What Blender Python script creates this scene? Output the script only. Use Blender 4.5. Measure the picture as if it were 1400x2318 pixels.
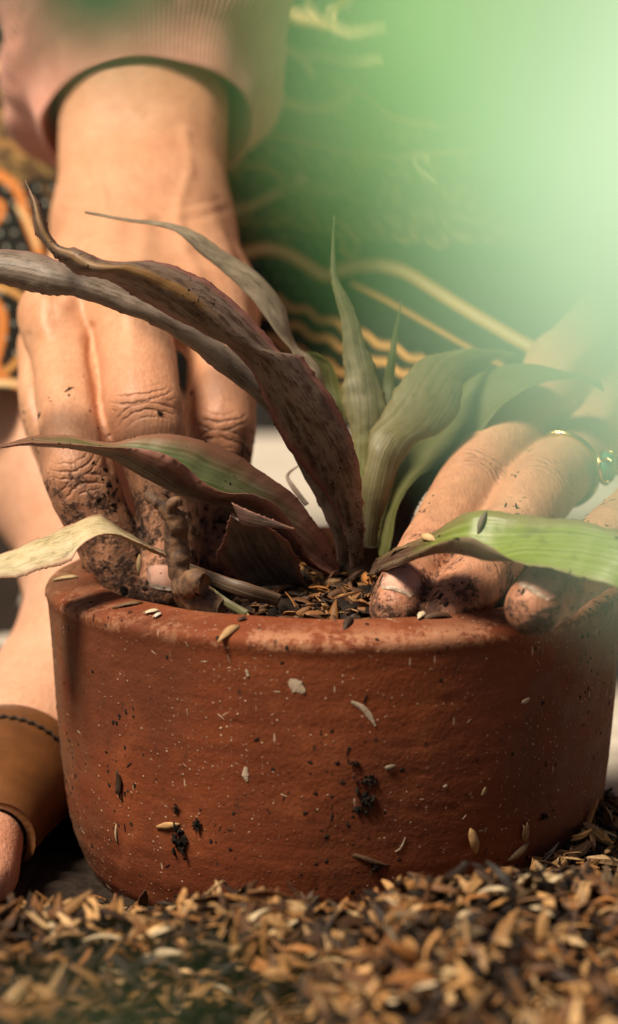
import bpy, bmesh, math, random
import numpy as np
from mathutils import Vector, Matrix
from mathutils.bvhtree import BVHTree

import time as _time
_t0 = _time.time()


def lap(msg):
    print(f'LAP {msg} {_time.time() - _t0:.1f}')


random.seed(7)
rng = np.random.default_rng(7)
scene = bpy.context.scene
for o in list(bpy.data.objects):
    bpy.data.objects.remove(o)

# ------------------------------------------------------------------ camera
PITCH = math.radians(9.5)
CAM = np.array([-0.0066, -0.6184, 0.1992])
FPX = 2318 * 85.0 / 36.0
cd = bpy.data.cameras.new("camera")
cam = bpy.data.objects.new("camera", cd)
scene.collection.objects.link(cam)
cam.location = CAM
cam.rotation_euler = (math.pi / 2 - PITCH, 0, 0)
cd.sensor_fit = 'VERTICAL'
cd.sensor_height = 36.0
cd.sensor_width = 24.0
cd.lens = 85.0
cd.clip_start = 0.004
cd.clip_end = 50.0
cd.dof.use_dof = True
cd.dof.focus_distance = 0.592
cd.dof.aperture_fstop = 9.0
scene.camera = cam

# ------------------------------------------------------------------ light
SUN_DIR = Vector((-0.44, -0.30, 0.85)).normalized()      # towards the sun
elev = math.asin(SUN_DIR.z)
world = bpy.data.worlds.new("World")
scene.world = world
world.use_nodes = True
wn = world.node_tree
bg = wn.nodes["Background"]
sky = wn.nodes.new("ShaderNodeTexSky")
sky.sky_type = 'NISHITA'
sky.sun_disc = False
sky.sun_elevation = elev
sky.sun_rotation = math.atan2(SUN_DIR.x, SUN_DIR.y)
sky.air_density = 1.0
sky.dust_density = 4.0
wn.links.new(sky.outputs[0], bg.inputs[0])
bg.inputs[1].default_value = 0.03
sd = bpy.data.lights.new("sun", 'SUN')
sd.energy = 5.0
sd.angle = math.radians(17)
sd.color = (1.0, 0.86, 0.68)
sun = bpy.data.objects.new("sun", sd)
scene.collection.objects.link(sun)
sun.rotation_euler = (-SUN_DIR).to_track_quat('-Z', 'Y').to_euler()
sun.location = (-0.6, -0.5, 1.2)

vs = scene.view_settings
scene.display_settings.display_device = 'sRGB'
vs.view_transform = 'Standard'
vs.look = 'None'
vs.exposure = 0.28
vs.gamma = 1.0
vs.use_curve_mapping = False
scene.cycles.use_denoising = True
scene.cycles.max_bounces = 6
scene.cycles.sample_clamp_indirect = 6.0

# ------------------------------------------------------------------ helpers
C = scene.collection


def at(px, py, Y):
    """world point on the plane y = Y that the photograph shows at (px, py)"""
    dx = (px - 700.0) / FPX
    dy = -(py - 1159.0) / FPX
    d = np.array([dx, math.cos(PITCH) + dy * math.sin(PITCH), -math.sin(PITCH) + dy * math.cos(PITCH)])
    return CAM + d * ((Y - CAM[1]) / d[1])


def ray(px, py):
    return Vector(at(px, py, 0.0) - CAM).normalized()


def tag(o, label=None, cat=None, group=None, kind=None):
    if label:
        o["label"] = label
    if cat:
        o["category"] = cat
    if group:
        o["group"] = group
    if kind:
        o["kind"] = kind
    return o


def empty(name, loc=(0, 0, 0)):
    o = bpy.data.objects.new(name, None)
    o.empty_display_size = 0.01
    C.objects.link(o)
    o.location = loc
    return o


def mesh_data(name, V, F, mat=None, smooth=True, attrs=None):
    """F: (n,3) or (n,4) int array, or list of such arrays"""
    V = np.asarray(V, dtype=np.float32)
    Fs = F if isinstance(F, list) else [F]
    Fs = [np.asarray(f, dtype=np.int32) for f in Fs if len(f)]
    me = bpy.data.meshes.new(name)
    me.vertices.add(len(V))
    me.vertices.foreach_set("co", V.ravel())
    loops = np.concatenate([f.ravel() for f in Fs])
    tot = np.concatenate([np.full(len(f), f.shape[1], dtype=np.int32) for f in Fs])
    start = np.concatenate([[0], np.cumsum(tot)[:-1]]).astype(np.int32)
    me.loops.add(len(loops))
    me.loops.foreach_set("vertex_index", loops)
    me.polygons.add(len(tot))
    me.polygons.foreach_set("loop_start", start)
    me.update(calc_edges=True)
    me.polygons.foreach_set("use_smooth", np.full(len(tot), smooth, dtype=bool))
    for k, a in (attrs or {}).items():
        a = np.asarray(a, dtype=np.float32)
        if a.ndim == 1:
            at_ = me.attributes.new(k, 'FLOAT', 'POINT')
            at_.data.foreach_set("value", a)
        elif a.shape[1] == 4:
            at_ = me.attributes.new(k, 'FLOAT_COLOR', 'POINT')
            at_.data.foreach_set("color", a.ravel())
        else:
            at_ = me.attributes.new(k, 'FLOAT_VECTOR', 'POINT')
            at_.data.foreach_set("vector", a.ravel())
    if mat is not None:
        me.materials.append(mat)
    me.validate()
    me.update()
    return me


def link(name, me, parent=None):
    o = bpy.data.objects.new(name, me)
    C.objects.link(o)
    if parent is not None:
        o.parent = parent
        o.matrix_parent_inverse = Matrix.Translation(parent.location).inverted() if parent.type == 'EMPTY' else Matrix()
    return o


def obj(name, V, F, mat, parent=None, smooth=True, attrs=None):
    return link(name, mesh_data(name, V, F, mat, smooth, attrs), parent)


def grid_faces(nu, nv, wrap=False, base=0):
    i = np.arange(nu - 1)[:, None]
    j = np.arange(nv if wrap else nv - 1)[None, :]
    j2 = (j + 1) % nv
    a = i * nv + j
    b = (i + 1) * nv + j
    c = (i + 1) * nv + j2
    d = i * nv + j2
    return np.stack([a, b, c, d], -1).reshape(-1, 4) + base


def catmull(P, n):
    """interpolate rows P (m, k) at n points, parameter by row index"""
    P = np.asarray(P, dtype=float)
    m = len(P)
    Q = np.vstack([2 * P[0] - P[1], P, 2 * P[-1] - P[-2]])
    t = np.linspace(0, m - 1, n)
    i = np.minimum(t.astype(int), m - 2)
    f = (t - i)[:, None]
    p0, p1, p2, p3 = Q[i], Q[i + 1], Q[i + 2], Q[i + 3]
    return 0.5 * ((2 * p1) + (-p0 + p2) * f + (2 * p0 - 5 * p1 + 4 * p2 - p3) * f ** 2
                  + (-p0 + 3 * p1 - 3 * p2 + p3) * f ** 3)


def hash3(ix, iy, iz, seed):
    n = (ix * 374761393 + iy * 668265263 + iz * 2147483647 + seed * 974634541) & 0xffffffff
    n = ((n ^ (n >> 13)) * 1274126177) & 0xffffffff
    n = n ^ (n >> 16)
    return (n & 0xffff) / 32767.5 - 1.0


def vnoise(P, scale, seed=0):
    """smooth value noise in [-1, 1]"""
    q = np.asarray(P, dtype=float) * scale
    i = np.floor(q).astype(np.int64)
    f = q - i
    f = f * f * (3 - 2 * f)
    r = 0
    for a in (0, 1):
        for b in (0, 1):
            for c in (0, 1):
                w = (f[:, 0] if a else 1 - f[:, 0]) * (f[:, 1] if b else 1 - f[:, 1]) * (f[:, 2] if c else 1 - f[:, 2])
                r = r + w * hash3(i[:, 0] + a, i[:, 1] + b, i[:, 2] + c, seed)
    return r


def fbm(P, scale, seed=0, octs=4):
    r, a = 0, 1.0
    for k in range(octs):
        r = r + a * vnoise(P, scale * 2 ** k, seed + k)
        a *= 0.5
    return r


# ------------------------------------------------------------------ materials
class NT:
    def __init__(self, name):
        self.mat = bpy.data.materials.new(name)
        self.mat.use_nodes = True
        self.t = self.mat.node_tree
        self.p = self.t.nodes["Principled BSDF"]
        self.out = self.t.nodes["Material Output"]

    def put(self, sock, v):
        if isinstance(v, bpy.types.NodeSocket):
            self.t.links.new(v, sock)
        else:
            if hasattr(sock.default_value, '__len__') and not hasattr(v, '__len__'):
                v = (v,) * len(sock.default_value)
            if hasattr(v, '__len__') and len(v) == 3 and len(sock.default_value) == 4:
                v = (*v, 1)
            sock.default_value = v

    def n(self, kind, ins=None, **props):
        nd = self.t.nodes.new("ShaderNode" + kind)
        for k, v in props.items():
            setattr(nd, k, v)
        for k, v in (ins or {}).items():
            self.put(nd.inputs[k], v)
        return nd

    def attr(self, name, out="Fac"):
        return self.n("Attribute", attribute_name=name).outputs[out]

    def pos(self):
        return self.n("TexCoord").outputs["Object"]

    def noise(self, vec, scale, detail=4, rough=0.55, dist=0.0):
        return self.n("TexNoise", {"Vector": vec, "Scale": scale, "Detail": detail, "Roughness": rough,
                                   "Distortion": dist}).outputs["Fac"]

    def mapping(self, vec, scale):
        return self.n("Mapping", {"Vector": vec, "Scale": scale}).outputs[0]

    def rng(self, v, a, b, c=0.0, d=1.0, smooth=True):
        return self.n("MapRange", {0: v, 1: a, 2: b, 3: c, 4: d},
                      interpolation_type='SMOOTHSTEP' if smooth else 'LINEAR').outputs[0]

    def math(self, op, a, b=0.0, c=0.0):
        return self.n("Math", {0: a, 1: b, 2: c}, operation=op).outputs[0]

    def mix(self, f, a, b, blend='MIX'):
        nd = self.t.nodes.new("ShaderNodeMix")
        nd.data_type = 'RGBA'
        nd.blend_type = blend
        self.put(nd.inputs[0], f)
        self.put(nd.inputs[6], a)
        self.put(nd.inputs[7], b)
        return nd.outputs[2]

    def sep(self, v):
        return self.n("SeparateXYZ", {0: v}).outputs

    def comb(self, x, y, z):
        return self.n("CombineXYZ", {0: x, 1: y, 2: z}).outputs[0]

    def bump(self, h, strength, dist, normal=None):
        ins = {"Height": h, "Strength": strength, "Distance": dist}
        if normal is not None:
            ins["Normal"] = normal
        return self.n("Bump", ins).outputs[0]

    def done(self, **kw):
        for k, v in kw.items():
            self.put(self.p.inputs[k.replace('_', ' ')], v)
        return self.mat


def mat_terracotta():
    t = NT("terracotta")
    p = t.pos()
    x, y, z = t.sep(p)
    big = t.noise(p, 22, 5, 0.6)
    col = t.mix(t.rng(big, 0.3, 0.7), (0.150, 0.033, 0.0095), (0.222, 0.053, 0.0150))
    streak = t.noise(t.mapping(p, (12, 12, 320)), 1.0, 4, 0.6)
    col = t.mix(t.rng(streak, 0.35, 0.75, 0, 0.55), col, (0.115, 0.025, 0.009))
    mid = t.noise(p, 90, 5, 0.65)
    col = t.mix(t.rng(mid, 0.52, 0.75, 0, 0.5), col, (0.30, 0.085, 0.028))
    # old grey-brown lime bloom on one flank
    bl = t.math('MULTIPLY', t.rng(x, -0.052, -0.074), t.rng(t.noise(p, 60, 5, 0.7), 0.32, 0.62))
    col = t.mix(t.math('MULTIPLY', bl, 0.7), col, (0.15, 0.090, 0.045))
    # pale scuffed rim
    rim = t.math('MULTIPLY', t.math('MULTIPLY', t.rng(z, 0.0745, 0.0762), t.rng(z, 0.0803, 0.0785, 0.25, 1.0)), t.rng(t.math('ADD', t.math('MULTIPLY', t.noise(p, 70, 4, 0.6), 0.5), t.math('MULTIPLY', t.noise(p, 520, 5, 0.75), 0.5)), 0.46, 0.56))
    col = t.mix(t.math('MULTIPLY', rim, 0.60), col, (0.52, 0.255, 0.140))
    # fine pale and dark specks
    vo = t.n("TexVoronoi", {"Vector": p, "Scale": 520.0})
    rnd = t.sep(vo.outputs["Color"])
    sp = t.math('MULTIPLY', t.rng(vo.outputs["Distance"], 0.20, 0.09), t.rng(rnd[0], 0.55, 0.60))
    clump = t.rng(t.noise(p, 55, 3, 0.6), 0.38, 0.62)
    col = t.mix(t.math('MULTIPLY', sp, t.math('MULTIPLY', clump, 0.8)), col, (0.60, 0.42, 0.28))
    vo2 = t.n("TexVoronoi", {"Vector": t.mapping(p, (1, 1, 0.55)), "Scale": 330.0})
    r2 = t.sep(vo2.outputs["Color"])
    sp2 = t.math('MULTIPLY', t.rng(vo2.outputs["Distance"], 0.22, 0.10), t.rng(r2[1], 0.72, 0.76))
    col = t.mix(t.math('MULTIPLY', sp2, 0.8), col, (0.055, 0.022, 0.012))
    # thin scratches: very stretched cells
    vo3 = t.n("TexVoronoi", {"Vector": t.n("Mapping", {"Vector": p, "Rotation": (0.2, 0.5, 0.1),
                                                       "Scale": (420, 420, 90)}).outputs[0], "Scale": 1.0})
    r3 = t.sep(vo3.outputs["Color"])
    sp3 = t.math('MULTIPLY', t.rng(vo3.outputs["Distance"], 0.13, 0.07), t.rng(r3[2], 0.86, 0.88))
    col = t.mix(t.math('MULTIPLY', sp3, 0.75), col, (0.62, 0.45, 0.30))
    # dark soil smears
    sm = t.rng(t.noise(t.mapping(p, (1, 1, 0.5)), 95, 7, 0.78), 0.58, 0.74)
    damp = t.rng(t.noise(t.mapping(p, (1, 1, 0.45)), 26, 4, 0.6), 0.46, 0.66)
    col = t.mix(t.math('MULTIPLY', damp, 0.45), col, (0.085, 0.026, 0.011))
    col = t.mix(t.math('MULTIPLY', sm, 0.75), col, (0.045, 0.020, 0.012))
    h = t.math('ADD', t.math('MULTIPLY', t.noise(p, 900, 4, 0.6), 0.42), t.math('ADD', t.math('MULTIPLY', mid, 0.25),
               t.math('MULTIPLY', sp, 0.6)))
    h = t.math('ADD', h, t.math('MULTIPLY', t.noise(p, 320, 2, 0.5), 0.15))
    return t.done(Base_Color=col, Roughness=t.rng(mid, 0.3, 0.7, 0.66, 0.86), Normal=t.bump(h, 0.6, 0.0009),
                  Specular_IOR_Level=0.28)


def mat_skin(name, dirt_lo, dirt_hi, amount=1.0, tone=(0.68, 0.375, 0.215)):
    t = NT(name)
    p = t.pos()
    x, y, z = t.sep(p)
    col = t.mix(t.rng(t.noise(p, 45, 4, 0.6), 0.3, 0.7), tuple(c * f for c, f in zip(tone, (0.93, 0.86, 0.80))), tone)
    # redder skin where the mesh marks joints and tips
    col = t.mix(t.math('MULTIPLY', t.attr("flush"), 0.60), col, (0.56, 0.205, 0.120))
    # pores and fine lines
    fine = t.noise(t.mapping(p, (1, 1, 0.45)), 620, 4, 0.65)
    cell = t.n("TexVoronoi", {"Vector": t.mapping(p, (1.0, 1.0, 0.6)), "Scale": 950.0}, feature='DISTANCE_TO_EDGE').outputs["Distance"]
    cell = t.rng(cell, 0.0, 0.22)
    col = t.mix(t.rng(fine, 0.35, 0.65, 0.0, 0.20), col, (0.34, 0.125, 0.06))
    col = t.mix(t.rng(t.noise(p, 130, 5, 0.7), 0.50, 0.72, 0.0, 0.30), col, (0.50, 0.20, 0.115))
    col = t.mix(t.rng(cell, 0.6, 0.0, 0.0, 0.12), col, (0.30, 0.11, 0.055))
    # knuckle creases from joint coordinates stored on the mesh (millimetres)
    s = t.attr("joint_s")
    l = t.attr("joint_t")
    bow = t.math('MULTIPLY', t.math('MULTIPLY', l, l), 0.055)
    sg = t.math('SIGN', s)
    ss = t.math('SUBTRACT', t.math('ABSOLUTE', s), bow)
    wob = t.math('MULTIPLY', t.math('SUBTRACT', t.noise(p, 170, 4, 0.6), 0.5), 3.6)
    ph = t.math('MULTIPLY', t.math('ADD', ss, wob), 2 * math.pi / 2.15)
    wave = t.math('POWER', t.math('ADD', t.math('MULTIPLY', t.math('COSINE', ph), 0.5), 0.5), 4.0)
    m1 = t.rng(t.math('ABSOLUTE', s), 6.0, 2.2)
    m2 = t.rng(t.math('ABSOLUTE', l), 8.0, 4.0)
    cre = t.math('MULTIPLY', wave, t.math('MULTIPLY', m1, m2))
    cre = t.math('MULTIPLY', cre, t.rng(t.noise(p, 330, 3, 0.6), 0.30, 0.62, 0.15, 1.0))
    col = t.mix(t.math('MULTIPLY', cre, 0.30), col, (0.26, 0.085, 0.040))
    # soil rubbed into the skin towards the fingertips
    zone = t.rng(t.math('ADD', z, t.math('MULTIPLY', t.math('SUBTRACT', t.noise(p, 70, 3, 0.6), 0.5), 0.030)), dirt_hi, dirt_lo)
    d1 = t.math('ADD', t.math('MULTIPLY', t.noise(p, 170, 6, 0.75), 0.7), t.math('MULTIPLY', t.noise(p, 700, 3, 0.7), 0.3))
    thr = t.math('SUBTRACT', 0.74, t.math('MULTIPLY', zone, 0.245))
    dm = t.rng(t.math('SUBTRACT', d1, thr), -0.03, 0.07)
    dm = t.math('MULTIPLY', dm, t.rng(zone, 0.0, 0.25))
    film = t.math('MULTIPLY', zone, t.rng(t.noise(t.mapping(p, (1, 1, 0.35)), 150, 6, 0.7), 0.30, 0.68))
    film = t.math('MAXIMUM', film, t.math('MULTIPLY', cre, t.rng(zone, 0.0, 0.5)))
    col = t.mix(t.math('MULTIPLY', film, 0.80 * amount), col, (0.105, 0.042, 0.022))
    col = t.mix(t.math('MULTIPLY', dm, 0.92 * amount), col, (0.040, 0.019, 0.012))
    h = t.math('ADD', t.math('ADD', t.math('MULTIPLY', fine, 0.45), t.math('MULTIPLY', cell, 0.10)), t.math('MULTIPLY', cre, -1.5))
    hairl = t.noise(t.n('Mapping', {'Vector': p, 'Rotation': (0.0, 0.55, 0.0), 'Scale': (1100, 500, 110)}).outputs[0], 1.0, 2, 0.5)
    h = t.math('ADD', h, t.math('MULTIPLY', hairl, 0.55))
    h = t.math('ADD', h, t.math('MULTIPLY', t.noise(p, 240, 3, 0.5), 0.5))
    h = t.math('ADD', h, t.math('MULTIPLY', dm, 0.8))
    return t.done(Base_Color=col, Roughness=t.math('ADD', 0.48, t.math('MULTIPLY', dm, 0.3)),
                  Subsurface_Weight=0.07, Subsurface_Radius=(0.0035, 0.0014, 0.0007), Subsurface_Scale=1.0,
                  Normal=t.bump(h, 0.70, 0.00050), Specular_IOR_Level=0.40)


def mat_leaf(name, up, low, edge, dustc=(0.27, 0.195, 0.15), dust=0.6, tipc=None, blotch=0.5, translucent=0.10, rough=0.5, dry=None, grad=(0.05, 0.5)):
    """up/low: (base colour, mid colour) of the two faces; luv = (metres along, metres across, 0..1 along); lv = -1..1"""
    t = NT(name)
    luv = t.attr("luv", "Vector")
    u, v, f = t.sep(luv)
    lv = t.attr("lv")
    side = t.attr("side")
    base = t.mix(t.rng(t.math('ADD', f, t.math('MULTIPLY', t.math('SUBTRACT', t.noise(t.comb(u, v, 0.3), 110, 5, 0.7), 0.5), 0.25)), *grad), up[0], up[1])
    under = t.mix(t.rng(f, 0.05, 0.5), low[0], low[1])
    if tipc:
        base = t.mix(t.rng(f, 0.70, 0.98), base, tipc)
        under = t.mix(t.rng(f, 0.74, 0.98), under, tipc)
    c = t.mix(t.rng(side, 0.45, 0.55), base, under)
    veins = t.noise(t.comb(t.math('MULTIPLY', u, 14), t.math('MULTIPLY', v, 1500), side), 1.0, 3, 0.6)
    c = t.mix(t.rng(veins, 0.40, 0.70, 0, 0.5), c, t.mix(0.62, c, (0.02, 0.012, 0.008)))
    c = t.mix(t.rng(veins, 0.55, 0.35, 0, 0.22), c, (0.42, 0.36, 0.28))
    # grey scale film, rubbed off in patches on the underside
    q = t.comb(u, v, side)
    n1 = t.noise(t.mapping(q, (0.45, 1, 1)), 80, 9, 0.80)
    n2 = t.noise(t.mapping(q, (0.40, 1, 1)), 520, 4, 0.7)
    film = t.math('MULTIPLY', t.rng(n1, 0.60, 0.48), t.rng(n2, 0.60, 0.46))
    film = t.math('MULTIPLY', film, t.rng(side, 0.45, 0.55, 0.25, 1.0))
    c = t.mix(t.math('MULTIPLY', film, dust), c, dustc)
    bl = t.rng(n1, 0.555, 0.625)
    c = t.mix(t.math('MULTIPLY', bl, blotch), c, (0.040, 0.019, 0.013))
    sm = t.rng(n2, 0.60, 0.66)
    c = t.mix(t.math('MULTIPLY', sm, blotch * 0.7), c, (0.030, 0.016, 0.010))
    # coloured margin
    e = t.math('ADD', t.math('ABSOLUTE', lv), t.math('MULTIPLY', t.math('SUBTRACT', n1, 0.5), 0.7))
    c = t.mix(t.math('MULTIPLY', t.rng(e, 0.68, 1.0), 0.75), c, edge)
    if dry:
        k = t.math('ABSOLUTE', t.math('ADD', t.math('ADD', lv, dry[0]), t.math('MULTIPLY', t.math('SUBTRACT', n1, 0.5), 1.1)))
        k = t.math('MULTIPLY', t.rng(k, 0.26, 0.08), t.math('MULTIPLY', t.rng(f, dry[1], dry[1] + 0.08), t.rng(veins, 0.35, 0.6, 0.3, 1.0)))
        c = t.mix(t.math('MULTIPLY', k, 0.85), c, (0.30, 0.155, 0.045))
    h = t.math('ADD', t.math('MULTIPLY', veins, 1.0), t.math('MULTIPLY', n2, 0.5))
    t.done(Base_Color=c, Roughness=rough, Normal=t.bump(h, 0.55, 0.0004), Specular_IOR_Level=0.40)
    if translucent > 0:
        tr = t.n("BsdfTranslucent", {"Color": t.mix(0.5, c, (0.25, 0.30, 0.06))})
        mx = t.n("MixShader", {0: translucent, 1: t.p.outputs[0], 2: tr.outputs[0]})
        t.t.links.new(mx.outputs[0], t.out.inputs[0])
    return t.mat


def mat_vcol(name, rough=0.75, bump=0.0, scale=800, streak=None, spec=0.3):
    t = NT(name)
    c = t.attr("col", "Color")
    p = t.pos()
    n = t.noise(p, scale, 4, 0.65)
    c = t.mix(t.rng(n, 0.35, 0.7, 0, 0.45), c, t.mix(0.6, c, (0.01, 0.006, 0.003)))
    kw = {}
    if bump:
        kw["Normal"] = t.bump(n, 0.6, bump)
    return t.done(Base_Color=c, Roughness=rough, Specular_IOR_Level=spec, **kw)


def mat_plain(name, c0, c1, scale, rough=0.7, bump=0.0, detail=5, metallic=0.0, spec=0.4, stretch=(1, 1, 1)):
    t = NT(name)
    p = t.mapping(t.pos(), stretch)
    n = t.noise(p, scale, detail, 0.65)
    kw = {}
    if bump:
        kw["Normal"] = t.bump(n, 0.6, bump)
    return t.done(Base_Color=t.mix(t.rng(n, 0.3, 0.7), c0, c1), Roughness=rough, Metallic=metallic,
                  Specular_IOR_Level=spec, **kw)


# ------------------------------------------------------------------ setting: floor boards, dark wall
m_board = mat_plain("pale_boards", (0.44, 0.385, 0.31), (0.62, 0.56, 0.47), 60, 0.7, 0.0004, 6, stretch=(0.25, 3, 3))
floor = empty("floor")
tag(floor, kind="structure")
bw = 0.11
for k in range(16):
    y0 = -0.42 + k * bw
    hw, g = 1.3, 0.0012
    V = []
    prof = [(g, -0.02), (g, -0.0012), (g + 0.0012, 0.0), (bw - g - 0.0012, 0.0), (bw - g, -0.0012), (bw - g, -0.02)]
    for X in (-hw, hw):
        for (yy, zz) in prof:
            V.append((X, y0 + yy, zz))
    F = [(i, i + 1, i + 7, i + 6) for i in range(5)] + [(5, 0, 6, 11)]
    obj("floor_board", V, [np.array(F), ], m_board, floor, smooth=False)
m_wall = mat_plain("dark_wall", (0.012, 0.012, 0.011), (0.024, 0.022, 0.02), 30, 0.9, 0.002)
wv = []
wall_y = 0.86
V = [(-1.3, wall_y, 0), (1.3, wall_y, 0), (1.3, wall_y, 0.9), (-1.3, wall_y, 0.9),
     (-1.3, wall_y + 0.1, 0), (1.3, wall_y + 0.1, 0), (1.3, wall_y + 0.1, 0.9), (-1.3, wall_y + 0.1, 0.9)]
F = [(0, 1, 2, 3), (5, 4, 7, 6), (1, 5, 6, 2), (4, 0, 3, 7), (3, 2, 6, 7), (4, 5, 1, 0)]
o = obj("wall", V, np.array(F), m_wall, None, smooth=False)
tag(o, kind="structure")

# ------------------------------------------------------------------ terracotta pot
POT_PROFILE = [(0.0, 0.0), (0.045, 0.0), (0.0600, 0.0004), (0.0632, 0.0022), (0.0660, 0.0065), (0.0688, 0.0140),
               (0.0704, 0.0220), (0.0717, 0.0340), (0.0728, 0.0480), (0.0736, 0.0620), (0.0742, 0.0712),
               (0.0744, 0.0741), (0.0748, 0.0752), (0.0751, 0.0764), (0.0749, 0.0776), (0.0742, 0.0782), (0.0726, 0.0788),
               (0.0690, 0.0798), (0.0655, 0.0806), (0.0632, 0.0809), (0.0622, 0.0804), (0.0617, 0.0790),
               (0.0610, 0.0700), (0.0600, 0.0500), (0.0580, 0.0250), (0.050, 0.012), (0.0, 0.012)]


def make_pot():
    prof = np.array(POT_PROFILE)
    # refine profile
    fine = []
    for a, b in zip(prof[:-1], prof[1:]):
        k = max(1, int(np.linalg.norm(b - a) / 0.0007))
        for q in range(k):
            fine.append(a + (b - a) * q / k)
    fine.append(prof[-1])
    fine = np.array(fine)
    # soften corners
    for _ in range(1):
        fine[1:-1] = 0.25 * fine[:-2] + 0.5 * fine[1:-1] + 0.25 * fine[2:]
    n = 360
    th = np.linspace(0, 2 * np.pi, n, endpoint=False)
    R, Z = fine[:, 0][:, None], fine[:, 1][:, None]
    X, Y = R * np.cos(th), R * np.sin(th)
    Z = np.repeat(Z, n, 1)
    P = np.stack([X, Y, Z], -1).reshape(-1, 3)
    rr = np.maximum(np.hypot(P[:, 0], P[:, 1]), 1e-6)
    d = 0.0005 * fbm(P, 22, 3, 2) + 0.00007 * fbm(P * np.array([1, 1, 3.0]), 160, 9, 3)
    # small pits and chips
    pit = vnoise(P, 420, 21)
    d -= 0.00035 * np.clip(pit - 0.62, 0, 1) / 0.38
    k = (1 + d / rr * (rr > 0.04))
    P[:, 0] *= k
    P[:, 1] *= k
    P[:, 2] += (0.0004 * vnoise(P, 60, 5)) * (P[:, 2] > 0.07)
    F = grid_faces(len(fine), n, True)
    return P, F


potV, potF = make_pot()
m_terra = mat_terracotta()
pot = obj("flower_pot", potV, potF[:, ::-1], m_terra)
tag(pot, "round reddish terracotta flower pot with scuffed thick rim, holding the plant", "flower pot")
pot_bvh = BVHTree.FromPolygons([tuple(v) for v in potV], [tuple(f) for f in potF])


def hit_pot(px, py):
    h, n, i, d = pot_bvh.ray_cast(Vector(CAM), ray(px, py))
    if h is None:
        return None, None
    if n.dot(ray(px, py)) > 0:
        n = -n
    return np.array(h), np.array(n)


# ------------------------------------------------------------------ crumbs and husks (shared little meshes)
def ico(sub=1):
    bm = bmesh.new()
    bmesh.ops.create_icosphere(bm, subdivisions=sub, radius=1.0)
    V = np.array([v.co[:] for v in bm.verts])
    F = np.array([[v.index for v in f.verts] for f in bm.faces])
    bm.free()
    return V, F


ICO1 = ico(1)
ICO2 = ico(2)
ICO3 = ico(3)


def husk_shape(L=0.0085, W=0.0026, D=0.0008, curve=0.0007, blunt=0.0, twist=0.0, nst=6, nc=6, seed=1):
    """one rice husk: a thin boat-shaped shell with lengthwise ribs, closed, pointed at the ends"""
    r_ = np.random.default_rng(seed)
    V, F = [], []
    for i in range(nst):
        s = i / (nst - 1)
        w = W / 2 * (math.sin(math.pi * (0.03 + (0.94 - 0.28 * blunt) * s)) ** 0.85)
        w *= 1 - 0.35 * (s - 0.45)
        x = (s - 0.5) * L
        zc = -curve * (2 * s - 1) ** 2
        tw = twist * (s - 0.5)
        for j in range(nc):
            a = -1 + 2 * j / (nc - 1)
            zz = D * (1 - a * a) * (w / (W / 2)) + zc + 0.00012 * (1 if j % 2 else -1) * (w / (W / 2))
            y = w * a * (1 + 0.10 * r_.normal())
            jx = x + (0.10 * L * r_.normal() * blunt if i == nst - 1 else 0)
            V.append((jx, y * math.cos(tw) - zz * math.sin(tw), y * math.sin(tw) + zz * math.cos(tw)))
    nb = len(V)
    for i in range(nst):
        for j in range(nc):
            x, y, z = V[i * nc + j]
            V.append((x * 0.99, y * 0.94, z - 0.00020))
    F = list(map(tuple, grid_faces(nst, nc)[:, ::-1]))
    F += [tuple(np.array(f[::-1]) + nb) for f in F]
    for i in range(nst - 1):
        a, b = i * nc, (i + 1) * nc
        F.append((a, b, b + nb, a + nb))
        a, b = i * nc + nc - 1, (i + 1) * nc + nc - 1
        F.append((b, a, a + nb, b + nb))
    for i in (0, nst - 1):
        for j in range(nc - 1):
            a, b = i * nc + j, i * nc + j + 1
            f = (b, a, a + nb, b + nb)
            F.append(f if i == 0 else f[::-1])
    return np.array(V), np.array(F)


HUSKS = [husk_shape(), husk_shape(0.0078, 0.0020, 0.0005, 0.0003, 0.3, 0.6, seed=2), husk_shape(0.0092, 0.0023, 0.0010, 0.0012, 0.0, -0.7, seed=3),
         husk_shape(0.0055, 0.0030, 0.0007, 0.0002, 1.0, 0.3, seed=4), husk_shape(0.0100, 0.0012, 0.0003, 0.0009, 0.2, 0.9, seed=5),
         husk_shape(0.0066, 0.0024, 0.0006, -0.0006, 0.8, -0.4, seed=6), husk_shape(0.0045, 0.0015, 0.0004, 0.0004, 1.0, 0.5, seed=7)]


def euler_mats(a, b, c):
    """N rotation matrices Rz(a) Ry(b) Rx(c)"""
    ca, sa, cb, sb, cc, sc = np.cos(a), np.sin(a), np.cos(b), np.sin(b), np.cos(c), np.sin(c)
    R = np.empty((len(a), 3, 3))
    R[:, 0, 0] = ca * cb
    R[:, 0, 1] = ca * sb * sc - sa * cc
    R[:, 0, 2] = ca * sb * cc + sa * sc
    R[:, 1, 0] = sa * cb
    R[:, 1, 1] = sa * sb * sc + ca * cc
    R[:, 1, 2] = sa * sb * cc - ca * sc
    R[:, 2, 0] = -sb
    R[:, 2, 1] = cb * sc
    R[:, 2, 2] = cb * cc
    return R


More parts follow.
